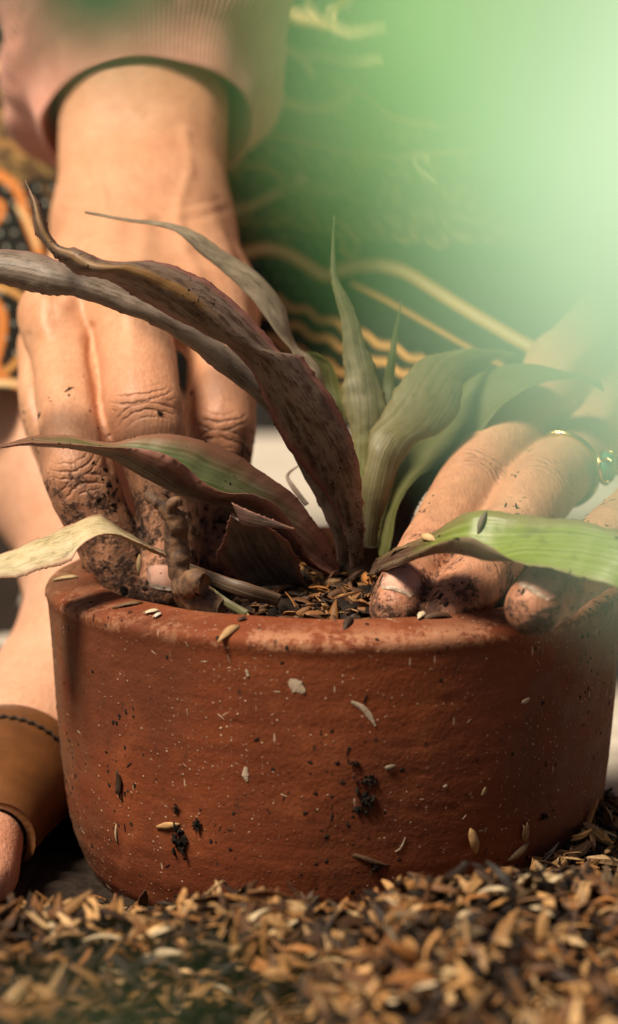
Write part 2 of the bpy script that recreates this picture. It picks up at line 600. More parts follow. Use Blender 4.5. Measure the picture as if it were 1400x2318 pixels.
def scatter(shapes, P, R, S, cols):
    """replicate shapes over points: returns V, [F], col"""
    n = len(P)
    which = rng.integers(0, len(shapes), n)
    Vs, Fs3, Fs4, Cs = [], [], [], []
    off = 0
    for k, (sv, sf) in enumerate(shapes):
        idx = np.where(which == k)[0]
        if not len(idx):
            continue
        v = np.einsum('nij,mj->nmi', R[idx], sv) * S[idx][:, None, None] + P[idx][:, None, :]
        m = len(sv)
        f = sf[None] + (np.arange(len(idx)) * m)[:, None, None] + off
        off += len(idx) * m
        Vs.append(v.reshape(-1, 3))
        f = f.reshape(-1, sf.shape[1])
        (Fs4 if sf.shape[1] == 4 else Fs3).append(f)
        Cs.append(np.repeat(cols[idx], m, 0))
    F = []
    if Fs3:
        F.append(np.concatenate(Fs3))
    if Fs4:
        F.append(np.concatenate(Fs4))
    return np.concatenate(Vs), F, np.concatenate(Cs)


HUSK_COLS = np.array([(0.44, 0.235, 0.085, 1), (0.54, 0.32, 0.135, 1), (0.34, 0.165, 0.055, 1), (0.23, 0.105, 0.038, 1),
                      (0.14, 0.064, 0.027, 1), (0.075, 0.036, 0.017, 1), (0.66, 0.46, 0.25, 1), (0.42, 0.185, 0.055, 1),
                      (0.035, 0.019, 0.011, 1)])
HUSK_P = np.array([0.14, 0.13, 0.12, 0.12, 0.14, 0.13, 0.07, 0.07, 0.08])


def husk_cols(n, p=None):
    c = HUSK_COLS[rng.choice(len(HUSK_COLS), n, p=p if p is not None else HUSK_P)].copy()
    c[:, :3] *= rng.uniform(0.35, 1.0, (n, 1)) * np.where(rng.random((n, 1)) < 0.16, 1.5, 1.0)
    c[:, :3] *= np.array([1.02, 0.94, 0.82])
    return c


m_husk = mat_vcol("rice_husk_straw", 0.62, 0.0002, 900, spec=0.35)
m_soil = mat_plain("dark_soil", (0.010, 0.0065, 0.0045), (0.034, 0.020, 0.012), 500, 0.9, 0.0006, spec=0.25)
m_soilv = mat_vcol("soil_bits", 0.88, 0.0004, 900, spec=0.2)


def crumb_cols(n):
    c = np.ones((n, 4))
    b = rng.uniform(0.008, 0.030, (n, 1))
    c[:, :3] = b * np.array([[1.0, 0.62, 0.42]])
    return c


def crumb_shape(seed, base=ICO1):
    V, F = base
    V = V * (1 + 0.55 * fbm(V + seed * 7.1, 1.7, seed, 3))[:, None]
    return V * np.array([[1.35, 0.62, 0.55], [1, 0.8, 0.6], [1.6, 0.4, 0.4], [0.9, 1.0, 0.5], [1.2, 0.7, 0.45]][seed % 5]), F


CRUMBS = [crumb_shape(k) for k in range(5)]

# ------------------------------------------------------------------ soil and shade sheets, mulch heap round the pot
def pxX(px, Y):
    return at(px, 1159, Y)[0]


def heap(x, y):
    """height of the mulch heap above the floor"""
    P = np.stack([x, y, np.zeros_like(x)], -1)
    rad = np.hypot(x, y)
    # ridge in front of the pot
    front = 1 / (1 + np.exp((y + 0.088) / 0.0075))
    ridge = 0.0275 + 0.0025 * np.sin(x * 60 + 0.6) + 0.004 * fbm(P, 38, 11, 3)
    ridge = ridge + 0.004 * np.exp(-((x - 0.06) / 0.035) ** 2) - 0.004 * np.exp(-((x - 0.0) / 0.014) ** 2)
    ridge = ridge - 0.018 / (1 + np.exp((x + 0.108) / 0.01))
    h = front * ridge
    # lower skirt against the pot wall, rising to the right
    ring = np.exp(-np.clip(rad - 0.062, 0, 1) ** 2 / (2 * 0.020 ** 2))
    right = 1 / (1 + np.exp(-(x - 0.030) / 0.012))
    frontside = 1 / (1 + np.exp((y - 0.012) / 0.010))
    far_r = 1 / (1 + np.exp(-(x - 0.060) / 0.008))
    skirt = (0.0065 + 0.0125 * right + 0.008 * far_r) * ring * frontside
    left = 1 / (1 + np.exp((x + 0.058) / 0.004))
    skirt = skirt * (1 - 0.8 * left * (y > -0.07))
    h = np.maximum(h, skirt) + 0.0009 * fbm(P, 160, 4, 3)
    # the heap runs out to the sides and towards the viewer
    edge = 1 / (1 + np.exp((np.abs(x) - 0.20) / 0.012)) * 1 / (1 + np.exp((-y - 0.25) / 0.012))
    return np.where(edge > 0.02, h * edge, 0) + 0.0006


nx, ny = 240, 170
gx = np.linspace(-0.25, 0.25, nx)
gy = np.linspace(-0.31, 0.05, ny)
GX, GY = np.meshgrid(gx, gy, indexing='ij')
H = heap(GX.ravel(), GY.ravel()) - 0.0016
V = np.stack([GX.ravel(), GY.ravel(), H], -1)
F = grid_faces(nx, ny)
fc = V[F].mean(1)
keep = (np.hypot(fc[:, 0], fc[:, 1]) > 0.056) & (fc[:, 2] > 0.0004)
o = obj("soil_heap", V, F[keep], m_soil)
tag(o, "dark soil under the husk mulch in front of the pot", "soil", kind="stuff")


def heap_points(n, xr, yr, rmin):
    x = rng.uniform(*xr, n * 2)
    y = rng.uniform(*yr, n * 2)
    ok = (np.hypot(x, y) > rmin) & (heap(x, y) > 0.003)
    x, y = x[ok][:n], y[ok][:n]
    return np.stack([x, y, heap(x, y)], -1)


P1 = heap_points(7600, (-0.17, 0.17), (-0.235, 0.02), 0.0712)
n = len(P1)
P1[:, 2] += rng.uniform(-0.0016, 0.0022, n)
patch = fbm(P1 * np.array([1, 1, 0]), 55, 31, 3)
dens = (patch > -0.75) | (rng.random(n) < 0.35)
P1 = P1[dens]
n = len(P1)
tilt = rng.normal(0, 0.55, n)
cols = husk_cols(n)
dk = (fbm(P1 * np.array([1, 1, 0]), 70, 77, 2) < -0.35)
cols[dk, :3] *= 0.25
V, F, Cc = scatter(HUSKS, P1, euler_mats(rng.uniform(0, 6.28, n), tilt, rng.normal(0, 0.8, n)),
                   0.32 + 1.15 * rng.random(n) ** 0.75, cols)
o = obj("rice_husk_mulch", V, F, m_husk, smooth=False, attrs={"col": Cc})
tag(o, "heap of golden rice husk mulch spread in front of the pot", "mulch", kind="stuff")
# soil lumps mixed into the heap
P2 = heap_points(5200, (-0.19, 0.17), (-0.235, 0.02), 0.0712)
n = len(P2)
P2[:, 2] += rng.uniform(-0.0010, 0.0008, n)
S2 = 0.0004 + rng.gamma(1.4, 0.00055, n)
V, F, Cc = scatter(CRUMBS, P2, euler_mats(rng.uniform(0, 6.28, n), rng.uniform(0, 6, n), rng.uniform(0, 6, n)), S2, crumb_cols(n))
o = obj("soil_lumps", V, F, m_soilv, attrs={"col": Cc})
tag(o, "black crumbs of soil mixed into the husk mulch", "soil", kind="stuff")

# thin dark sheet added in place of shade on the floor left of the pot
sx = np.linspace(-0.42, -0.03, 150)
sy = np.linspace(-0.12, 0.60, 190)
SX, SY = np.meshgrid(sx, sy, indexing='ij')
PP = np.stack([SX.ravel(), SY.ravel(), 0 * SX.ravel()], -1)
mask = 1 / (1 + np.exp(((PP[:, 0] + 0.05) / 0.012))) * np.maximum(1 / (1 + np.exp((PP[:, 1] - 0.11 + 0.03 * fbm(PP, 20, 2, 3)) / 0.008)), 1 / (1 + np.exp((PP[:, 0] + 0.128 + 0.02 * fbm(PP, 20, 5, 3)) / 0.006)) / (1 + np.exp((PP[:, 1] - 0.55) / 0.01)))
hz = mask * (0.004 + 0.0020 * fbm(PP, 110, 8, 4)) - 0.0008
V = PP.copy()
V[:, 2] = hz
F = grid_faces(150, 190)
fc = V[F].mean(1)
o = obj("floor_shade", V, F[(fc[:, 2] > 0) & (np.hypot(fc[:, 0], fc[:, 1]) > 0.058)], m_soil)  # soil-coloured sheet imitating floor shade around and behind the foot
tag(o, "added dark sheet standing in for shade on the floor under the foot", "soil", kind="stuff")

# ------------------------------------------------------------------ bodies grown from distance fields
def surface_nets(Fv, org, h):
    s = Fv < 0
    c = [s[i:s.shape[0] - 1 + i, j:s.shape[1] - 1 + j, k:s.shape[2] - 1 + k] for i in (0, 1) for j in (0, 1) for k in (0, 1)]
    cnt = sum(a.astype(np.int8) for a in c)
    ok_ = np.isfinite(Fv)
    kn = np.ones(c[0].shape, bool)
    for i in (0, 1):
        for j in (0, 1):
            for k in (0, 1):
                kn &= ok_[i:s.shape[0] - 1 + i, j:s.shape[1] - 1 + j, k:s.shape[2] - 1 + k]
    I, J, K = np.where((cnt > 0) & (cnt < 8) & kn)
    idx = np.full(c[0].shape, -1, dtype=np.int64)
    idx[I, J, K] = np.arange(len(I))
    corners = [(i, j, k) for i in (0, 1) for j in (0, 1) for k in (0, 1)]
    val = {q: Fv[I + q[0], J + q[1], K + q[2]] for q in corners}
    acc = np.zeros((len(I), 3))
    num = np.zeros(len(I))
    for a in corners:
        for ax in range(3):
            if a[ax] == 0:
                b = tuple(1 if q == ax else a[q] for q in range(3))
                fa, fb = val[a], val[b]
                cr = (fa < 0) != (fb < 0)
                t = np.where(cr, fa / np.where(cr, fa - fb, 1), 0)
                p = np.repeat(np.array(a, float)[None], len(I), 0)
                p[:, ax] += t
                acc[cr] += p[cr]
                num += cr
    V = (np.stack([I, J, K], -1) + acc / num[:, None]) * h + org
    faces = []
    for ax in range(3):
        u, w = [(1, 2), (2, 0), (0, 1)][ax]
        sl0 = [slice(None)] * 3
        sl1 = [slice(None)] * 3
        sl0[ax] = slice(0, -1)
        sl1[ax] = slice(1, None)
        A, B = s[tuple(sl0)], s[tuple(sl1)]
        E = np.where(A != B)
        e = np.stack(E, -1)
        ok = (e[:, u] > 0) & (e[:, w] > 0) & (e[:, u] < s.shape[u] - 1) & (e[:, w] < s.shape[w] - 1)
        e = e[ok]
        flip = A[tuple(e.T)]

        def cell(du, dw):
            q = e.copy()
            q[:, u] -= du
            q[:, w] -= dw
            return idx[tuple(q.T)]
        f = np.stack([cell(1, 1), cell(0, 1), cell(0, 0), cell(1, 0)], -1)
        f[~flip] = f[~flip][:, ::-1]
        faces.append(f[(f >= 0).all(1)])
    return V, np.concatenate(faces)


def smin(a, b, k):
    h = np.clip(0.5 + 0.5 * (b - a) / k, 0, 1)
    return b + (a - b) * h - k * h * (1 - h)


class Field:
    """distance field kept only in small blocks near the surface"""
    B = 8

    def __init__(self, lo, hi, h):
        self.lo, self.h = np.array(lo, dtype=float), h
        self.nb = np.ceil((np.array(hi) - self.lo) / (h * self.B)).astype(int) + 1
        g = np.stack(np.meshgrid(*[np.arange(k) for k in self.nb], indexing='ij'), -1).reshape(-1, 3)
        self.ids = g
        self.cen = (self.lo + (g + 0.5) * self.B * h).astype(np.float32)
        self.diag = self.B * h * 0.87
        self.P = None

    def near(self, cones):
        """keep the blocks that one of the cones can reach"""
        best = np.full(len(self.cen), 9.0, np.float32)
        for a, b, ra, rb in cones:
            best = np.minimum(best, np.abs(self._seg(self.cen, a, b, ra, rb)))
        k = best < self.diag + 0.0065
        self.ids, self.cen = self.ids[k], self.cen[k]
        o = np.stack(np.meshgrid(*[np.arange(self.B)] * 3, indexing='ij'), -1).reshape(-1, 3)
        self.P = (self.lo + (self.ids[:, None] * self.B + o[None]) * self.h).astype(np.float32)

    @staticmethod
    def _seg(P, a, b, ra, rb):
        a = np.asarray(a, np.float32)
        ba = np.asarray(b, np.float32) - a
        pa = P - a
        t = np.clip((pa @ ba) / max(float(ba @ ba), 1e-12), 0, 1)
        d = pa - t[..., None] * ba
        return np.sqrt(np.einsum('...i,...i', d, d)) - (ra + (rb - ra) * t).astype(np.float32)

    def cone(self, a, b, ra, rb, out=None):
        if out is None:
            out = np.full(self.P.shape[:2], 0.05, np.float32)
        c = self._seg(self.cen, a, b, ra, rb)
        k = np.where(c < self.diag + 0.018)[0]
        out[k] = np.minimum(out[k], self._seg(self.P[k], a, b, ra, rb))
        return out

    @staticmethod
    def cones_of(pts, rad, per=2):
        q = catmull(np.column_stack([pts, rad]), (len(pts) - 1) * per + 1)
        return [(q[i, :3], q[i + 1, :3], q[i, 3], q[i + 1, 3]) for i in range(len(q) - 1)]

    def chain(self, pts, rad, per=2):
        """union of cones along a smooth curve through pts with radii rad"""
        d = None
        for c in self.cones_of(pts, rad, per):
            d = self.cone(*c, out=d)
        return d

    def mesh(self, d):
        n = self.nb * self.B
        D = np.full(tuple(n), np.nan, np.float32)
        D = D.reshape(self.nb[0], self.B, self.nb[1], self.B, self.nb[2], self.B)
        D[self.ids[:, 0], :, self.ids[:, 1], :, self.ids[:, 2], :] = d.reshape(-1, self.B, self.B, self.B)
        D = D.reshape(tuple(n))
        return surface_nets(D, self.lo, self.h)


def laplace(V, F, it=3, lam=0.5):
    e = np.concatenate([F[:, [0, 1]], F[:, [1, 2]], F[:, [2, 3]], F[:, [3, 0]]])
    deg = np.bincount(e[:, 0], minlength=len(V)) + np.bincount(e[:, 1], minlength=len(V))
    for _ in range(it):
        acc = np.zeros_like(V)
        for k in range(3):
            acc[:, k] = np.bincount(e[:, 0], V[e[:, 1], k], len(V)) + np.bincount(e[:, 1], V[e[:, 0], k], len(V))
        V = V + lam * (acc / np.maximum(deg, 1)[:, None] - V)
    return V


def vnormals(V, F):
    n = np.cross(V[F[:, 2]] - V[F[:, 0]], V[F[:, 3]] - V[F[:, 1]])
    N = np.zeros_like(V)
    for k in range(4):
        for a in range(3):
            N[:, a] += np.bincount(F[:, k], n[:, a], len(V))
    return N / np.maximum(np.linalg.norm(N, axis=1, keepdims=True), 1e-12)


def R3(rows):
    """[(px,py,Y,r_mm)] -> points, radii"""
    return np.array([at(a, b, c) for a, b, c, _ in rows]), np.array([r * 0.001 for *_, r in rows])


def build_arm(fingers, palm, forearm, tendons, joints, tips, h=0.0008, relief=()):
    """fingers: list of row lists; palm/forearm: list of row lists; joints: [(px,py,Y, dirx,diry)] crease centres"""
    allp = np.concatenate([R3(r)[0] for r in fingers + palm + forearm])
    fld = Field(allp.min(0) - 0.03, allp.max(0) + 0.03, h)
    fld.near([c for r in fingers + palm + forearm for c in fld.cones_of(*R3(r))])
    df = None
    for r in fingers:
        d = fld.chain(*R3(r))
        df = d if df is None else smin(df, d, 0.0012)
    dp = None
    for r in palm:
        d = fld.chain(*R3(r))
        dp = d if dp is None else smin(dp, d, 0.007)
    da = None
    for r in forearm:
        d = fld.chain(*R3(r))
        da = d if da is None else smin(da, d, 0.016)
    d = smin(dp, da, 0.014)
    d = smin(df, d, 0.0055)
    for r in tendons:
        d = smin(d, fld.chain(*R3(r)), 0.004)
    V, F = fld.mesh(d)
    del fld, d, df, dp, da
    V = laplace(V, F, 4, 0.5)
    N = vnormals(V, F)
    if np.einsum('ij,ij->', N, V - V.mean(0)) < 0:
        F = F[:, ::-1]
        N = -N
    V = V + N * (0.00030 * fbm(V, 90, 5, 3))[:, None]
    # tendons, veins and folds: ridges along lines over the back of the hand
    rel_ = V - CAM
    dep = rel_[:, 1] * math.cos(PITCH) - rel_[:, 2] * math.sin(PITCH)
    qx = 700 + FPX * rel_[:, 0] / dep
    qy = 1159 - FPX * (rel_[:, 1] * math.sin(PITCH) + rel_[:, 2] * math.cos(PITCH)) / dep
    frontf = np.clip(-np.einsum('ij,ij->i', N, rel_) / np.linalg.norm(rel_, axis=1) * 2, 0, 1)
    for pl, wd, hg in relief:
        pl = catmull(np.array(pl, float), len(pl) * 5)
        bd = np.full(len(V), 1e9)
        for a, b in zip(pl[:-1], pl[1:]):
            ab = b - a
            t = np.clip(((qx - a[0]) * ab[0] + (qy - a[1]) * ab[1]) / (ab @ ab + 1e-9), 0, 1)
            bd = np.minimum(bd, np.hypot(qx - a[0] - t * ab[0], qy - a[1] - t * ab[1]))
        V = V + N * (hg * 0.001 * np.exp(-(bd / wd) ** 2) * frontf)[:, None]
    js = np.full(len(V), 50.0)
    jt = np.full(len(V), 50.0)
    flush = np.zeros(len(V))
    best = np.full(len(V), 1e9)
    for (a, b, rad) in joints:
        a, b = np.array(a), np.array(b)          # joint centre, a point further down the finger
        ax = (b - a) / np.linalg.norm(b - a)
        view = CAM - a
        view /= np.linalg.norm(view)
        side = np.cross(ax, view)
        side /= np.linalg.norm(side)
        rel = V - a
        dist = np.linalg.norm(rel, axis=1)
        front = (N @ view) > -0.1
        m = (dist < best) & (dist < rad * 1.9) & front
        best[m] = dist[m]
        js[m] = (rel[m] @ ax) * 1000
        jt[m] = (rel[m] @ side) * 1000 * 0.009 / rad
        flush = np.maximum(flush, np.exp(-(dist / (rad * 1.5)) ** 2) * 0.8)
    for (c, rad) in tips:
        flush = np.maximum(flush, np.exp(-(np.linalg.norm(V - np.array(c), axis=1) / (rad * 2.2)) ** 2))
    return V, F, N, {"joint_s": js, "joint_t": jt, "flush": flush}


def J(x0, y0, Y0, x1, y1, Y1, r):
    return (at(x0, y0, Y0), at(x1, y1, Y1), r)


person = empty("person", tuple(at(330, 700, 0.16)))
tag(person, "crouching person in pink sweater and batik sarong pressing both soiled hands into the pot", "person")

# --- arm at the left of the picture, back of the hand to the viewer
ringf = [(132, 722, .055, 10.6), (149, 810, .040, 9.5), (156, 900, .022, 8.9), (166, 990, .008, 9.0), (180, 1072, .000, 9.8),
         (212, 1160, -.001, 8.7), (255, 1245, -.001, 8.6), (288, 1320, -.002, 7.6), (300, 1370, -.003, 6.6)]
midf = [(282, 700, .050, 11.6), (306, 780, .035, 10.6), (317, 860, .021, 10.2), (326, 935, .010, 10.7), (346, 1020, .006, 8.9),
        (372, 1120, .003, 8.1), (384, 1210, .001, 8.4), (384, 1280, -.002, 7.7), (376, 1335, -.005, 6.6)]
indf = [(474, 705, .070, 11.2), (498, 790, .054, 9.6), (506, 870, .042, 9.0), (504, 965, .032, 9.6), (500, 1050, .031, 8.2),
        (500, 1140, .028, 8.2), (505, 1215, .025, 7.8), (510, 1270, .022, 6.6)]
pinf = [(118, 790, .074, 9.2), (110, 850, .064, 8.7), (112, 920, .055, 8.5), (142, 1010, .046, 8.2), (180, 1110, .040, 7.8), (230, 1220, .03, 7.2), (262, 1290, .022, 6.2)]
thb = [(490, 660, .105, 11.5), (503, 740, .098, 10.6), (500, 850, .088, 9.6), (492, 960, .078, 9.2), (495, 1050, .068, 8.0)]
palm = [[(270, 500, .120, 14), (200, 610, .090, 12), (140, 715, .060, 10.6)],
        [(300, 495, .118, 14.5), (270, 600, .084, 12.5), (280, 695, .052, 11.2)],
        [(350, 495, .118, 14.5), (370, 600, .090, 12.5), (372, 690, .062, 11.4)],
        [(385, 500, .120, 14), (440, 600, .095, 12.5), (470, 700, .070, 11.2)],
        [(265, 520, .130, 14), (175, 660, .105, 12), (125, 780, .078, 9.5)],
        [(400, 520, .130, 14), (470, 620, .112, 12), (492, 690, .102, 11)]]
forearm = [[(256, 490, .128, 17), (262, 380, .143, 17.8), (276, 250, .166, 20), (290, 60, .205, 23)],
           [(380, 490, .128, 17), (384, 380, .143, 17.5), (376, 250, .166, 20), (372, 60, .205, 23)]]
tend = [[(330, 560, .0935, 4.5), (318, 640, .062, 6), (300, 705, .041, 8)],
        [(120, 700, .052, 8.0), (124, 725, .050, 8.6), (130, 750, .047, 8.0)]]
joints = [J(327, 935, .010, 346, 1030, .006, .0105), J(180, 1078, .000, 215, 1165, -.001, .0088), J(500, 972, .031, 498, 1060, .030, .0096)]
tips = [(at(*q[-1][:3]), .0075) for q in (ringf, midf, indf)]
relA = [([(330, 500), (318, 600), (295, 690)], 22, .9), ([(265, 510), (200, 610), (140, 700)], 20, .9), ([(390, 510), (440, 610), (470, 690)], 20, .8),
        ([(200, 330), (225, 420), (240, 500), (210, 580)], 13, .55), ([(420, 300), (430, 380), (405, 470), (420, 560)], 13, .5),
        ([(140, 478), (240, 500), (340, 505), (440, 495), (520, 470)], 9, -.45), ([(150, 452), (260, 470), (380, 474), (500, 450)], 7, -.25),
        ([(105, 690), (100, 715), (105, 745)], 22, 1.6), ([(270, 660), (285, 690), (292, 720)], 28, 1.2),
        ([(208, 740), (206, 810), (218, 870), (232, 960), (250, 1060)], 9, -1.1), ([(62, 760), (66, 850), (88, 950)], 10, -.8),
        ([(175, 760), (188, 850), (196, 930)], 12, .35), ([(300, 760), (300, 850)], 14, .3)]
V, F, N, A = build_arm([ringf, midf, indf, pinf, thb], palm, forearm, tend, joints, tips, relief=relA)
m_skinA = mat_skin("soiled_skin", 0.094, 0.130)
armA = obj("arm", V, F, m_skinA, person, attrs=A)
armA["label"] = "bare forearm and soil-caked hand reaching down at the left of the plant"
armA_V, armA_F, armA_N = V, F, N
armA_bvh = BVHTree.FromPolygons(V.tolist(), F.tolist())

lap('arm A')
# --- arm at the right, fingers pointing down-left into the pot
f1 = [(1285, 835, .068, 11.0), (1225, 905, .052, 10.2), (1150, 995, .030, 9.4), (1068, 1098, .006, 9.1), (1008, 1195, -.014, 8.2),
      (950, 1285, -.032, 7.6), (915, 1340, -.043, 7.2), (893, 1378, -.049, 6.2)]
f2 = [(1365, 965, .060, 11), (1300, 1035, .038, 9.6), (1215, 1118, .004, 9.6), (1155, 1205, -.016, 8.6), (1090, 1295, -.036, 7.8),
      (1045, 1350, -.046, 7.3), (1015, 1390, -.051, 6.2)]
f3 = [(1500, 1060, .050, 11), (1478, 1140, .012, 9.8), (1418, 1205, -.026, 9.5), (1350, 1258, -.048, 8.4), (1285, 1305, -.062, 7.8),
      (1240, 1346, -.0695, 7.5), (1209, 1372, -.0735, 6.9)]
f4 = [(1570, 1090, .045, 10), (1570, 1190, -.005, 8.8), (1560, 1280, -.035, 8.4), (1520, 1360, -.06, 7.4), (1490, 1410, -.07, 6)]
th2 = [(1330, 880, .105, 12), (1225, 960, .085, 10.5), (1120, 1080, .062, 9.4), (1065, 1150, .05, 8.6), (1035, 1200, .042, 7)]
palm2 = [[(1560, 600, .150, 14), (1430, 700, .110, 13), (1285, 835, .070, 11)], [(1590, 610, .148, 14), (1480, 780, .105, 13), (1365, 955, .063, 11)],
         [(1620, 620, .148, 14), (1555, 840, .10, 13), (1500, 1050, .055, 11)], [(1650, 640, .150, 13), (1620, 860, .10, 12), (1570, 1080, .05, 10)],
         [(1540, 620, .16, 14), (1440, 750, .13, 13), (1330, 880, .108, 12)]]
fore2 = [[(1570, 580, .155, 17), (1690, 330, .21, 21)], [(1660, 610, .155, 17), (1780, 350, .21, 21)]]
joints2 = [J(1068, 1098, .006, 1008, 1195, -.014, .0098), J(1215, 1118, .004, 1155, 1205, -.016, .0102), J(1412, 1208, -.028, 1350, 1258, -.048, .0098),
           J(950, 1285, -.032, 915, 1340, -.043, .0075), J(1085, 1300, -.037, 1045, 1350, -.046, .0078)]
tips2 = [(at(*q[-1][:3]), .0085) for q in (f1, f2, f3)]
relB = [([(1290, 830), (1380, 740), (1480, 640)], 22, .8), ([(1370, 950), (1450, 800), (1540, 650)], 22, .8),
        ([(1140, 1100), (1190, 1045), (1260, 985)], 9, -.9), ([(1120, 1130), (1060, 1230), (1000, 1320)], 9, -.7)]
V, F, N, A = build_arm([f1, f2, f3, f4, th2], palm2, fore2, [], joints2, tips2, relief=relB)
m_skinB = mat_skin("lightly_soiled_skin", 0.078, 0.118, 0.95)
armB = obj("arm", V, F, m_skinB, person, attrs=A)
armB["label"] = "hand with a green ring at the right, fingertips tucked inside the pot rim"
armB_V, armB_F, armB_N = V, F, N
armB_bvh = BVHTree.FromPolygons(V.tolist(), F.tolist())

lap('arm B')
# --- fingernails: thin curved plates laid on the fingertips
def mat_nail():
    t = NT("fingernail")
    p = t.pos()
    c = t.mix(t.rng(t.noise(p, 240, 3, 0.6), 0.3, 0.7), (0.56, 0.285, 0.20), (0.66, 0.39, 0.29))
    c = t.mix(t.rng(t.attr('free'), 0.70, 0.84), c, (0.60, 0.45, 0.33))
    d = t.rng(t.noise(p, 420, 5, 0.7), 0.60, 0.66)
    e = t.rng(t.attr("rimside"), 0.55, 1.0)
    d = t.math('MAXIMUM', t.math('MULTIPLY', d, 0.8), t.math('MULTIPLY', e, t.rng(t.noise(p, 700, 3, 0.6), 0.3, 0.6)))
    c = t.mix(t.math('MULTIPLY', d, 0.7), c, (0.06, 0.03, 0.02))
    return t.done(Base_Color=c, Roughness=0.52, Specular_IOR_Level=0.35)


m_nail = mat_nail()


def nail(parent, px, py, Y, tx, ty, tY, r, hl, lean=0.0):
    """plate bent over the fingertip whose axis passes (px,py,Y) towards (tx,ty,tY); r: finger radius there"""
    c, tip = at(px, py, Y), at(tx, ty, tY)
    a = tip - c
    a /= np.linalg.norm(a)
    nrm = CAM - c
    nrm /= np.linalg.norm(nrm)
    nrm = nrm + np.array([lean, 0, 0.50])
    nrm -= a * (nrm @ a)
    nrm /= np.linalg.norm(nrm)
    sd_ = np.cross(a, nrm)
    nu, nv = 15, 13
    top = []
    for i in range(nu):
        u = -1 + 2 * i / (nu - 1)
        wid = (1 - 0.30 * max(0, -u) ** 2.5) * (1 - 0.38 * max(0, u - .35) ** 1.6)
        for j in range(nv):
            v = -1 + 2 * j / (nv - 1)
            ph = v * wid * 0.74
            uu = u * (1 - 0.16 * v * v) if u > 0 else u * (1 - 0.30 * v * v)
            rad_ = r * (1 - 0.13 * max(0, u) ** 2) + 0.00018
            if u < -0.75:
                rad_ -= 0.0007 * (-u - 0.75) / 0.25
            top.append(c + a * uu * hl + rad_ * (math.sin(ph) * sd_ + math.cos(ph) * nrm))
    top = np.array(top)
    gu, gv = np.meshgrid(np.linspace(-1, 1, nu), np.linspace(-1, 1, nv), indexing='ij')
    rs = np.maximum(np.abs(gu), np.abs(gv)).ravel()
    V = np.concatenate([top, c + (top - c) * 0.90])
    F = grid_faces(nu, nv)
    Fs = [F, F[:, ::-1] + nu * nv]
    rim_ = [i * nv for i in range(nu)] + [(nu - 1) * nv + j for j in range(1, nv)] + [i * nv + nv - 1 for i in range(nu - 2, -1, -1)] + [j for j in range(nv - 2, 0, -1)]
    rim_ = np.array(rim_)
    nx_ = np.roll(rim_, -1)
    Fs.append(np.stack([rim_, nx_, nx_ + nu * nv, rim_ + nu * nv], -1))
    o = obj("fingernail", V, Fs, m_nail, parent, attrs={"rimside": np.concatenate([rs, rs]), "free": np.concatenate([gu.ravel(), gu.ravel()])})
    o.matrix_parent_inverse = Matrix()
    return o


nail(armB, 1222, 1361, -.0720, 1209, 1372, -.0735, .0073, .0050, -.25)
nail(armB, 905, 1357, -.0458, 893, 1378, -.049, .0069, .0047, -.1)
nail(armA, 379, 1312, -.0037, 376, 1335, -.005, .0072, .0048)


# --- crumbs of soil sticking to a surface mesh
def stick(name, V, N, weight, n, smin_, smax, parent, shapes=CRUMBS, cols=None, mat=None, flat=0.5):
    w = weight / weight.sum()
    idx = rng.choice(len(V), n, p=w)
    Pn, Nn = V[idx], N[idx]
    # frame whose z is the normal
    t = np.cross(Nn, rng.normal(size=(n, 3)))
    t /= np.linalg.norm(t, axis=1, keepdims=True)
    b = np.cross(Nn, t)
    R = np.stack([t, b, Nn * flat], -1)
    S = smin_ + (smax - smin_) * rng.random(n) ** 3
    v, f, c = scatter(shapes, Pn, R, S, cols if cols is not None else crumb_cols(n))
    o = obj(name, v, f, mat or m_soilv, parent, smooth=False, attrs={"col": c})
    if parent is not None and parent.type != 'EMPTY':
        o.matrix_parent_inverse = Matrix()
    o["kind"] = "stuff"
    return o


def face_w(V, N):
    d = CAM - V
    d /= np.linalg.norm(d, axis=1, keepdims=True)
    return (np.einsum('ij,ij->i', N, d) > 0.0).astype(float)


cl = np.clip(vnoise(armA_V, 120, 3) + 0.15, 0, 1) ** 2
z = armA_V[:, 2]
stick("soil_crumbs", armA_V, armA_N, face_w(armA_V, armA_N) * (np.clip((0.135 - z) / 0.04, 0.004, 1) ** 1.6) * (cl + 0.02), 900, .00016, .00115, armA)
cl = np.clip(vnoise(armB_V, 130, 8) + 0.1, 0, 1) ** 2
z = armB_V[:, 2]
stick("soil_crumbs", armB_V, armB_N, face_w(armB_V, armB_N) * (np.clip((0.125 - z) / 0.04, 0.0, 1) ** 1.5) * (cl + 0.02), 420, .00014, .0009, armB)

# --- ring with green oval stone on the right hand
ring = empty("ring", tuple(at(1290, 1060, .03)))
tag(ring, "gold ring with an oval green stone worn on the right hand", "ring")
m_gold = mat_plain("gold", (0.70, 0.46, 0.16), (0.85, 0.60, 0.24), 300, 0.22, 0, metallic=1.0)
m_stone = mat_plain("green_stone", (0.03, 0.22, 0.13), (0.06, 0.32, 0.19), 120, 0.12, 0, spec=0.6)


def frame_from(axis, hint):
    a = axis / np.linalg.norm(axis)
    s_ = np.cross(a, hint)
    s_ /= np.linalg.norm(s_)
    return a, s_, np.cross(s_, a)


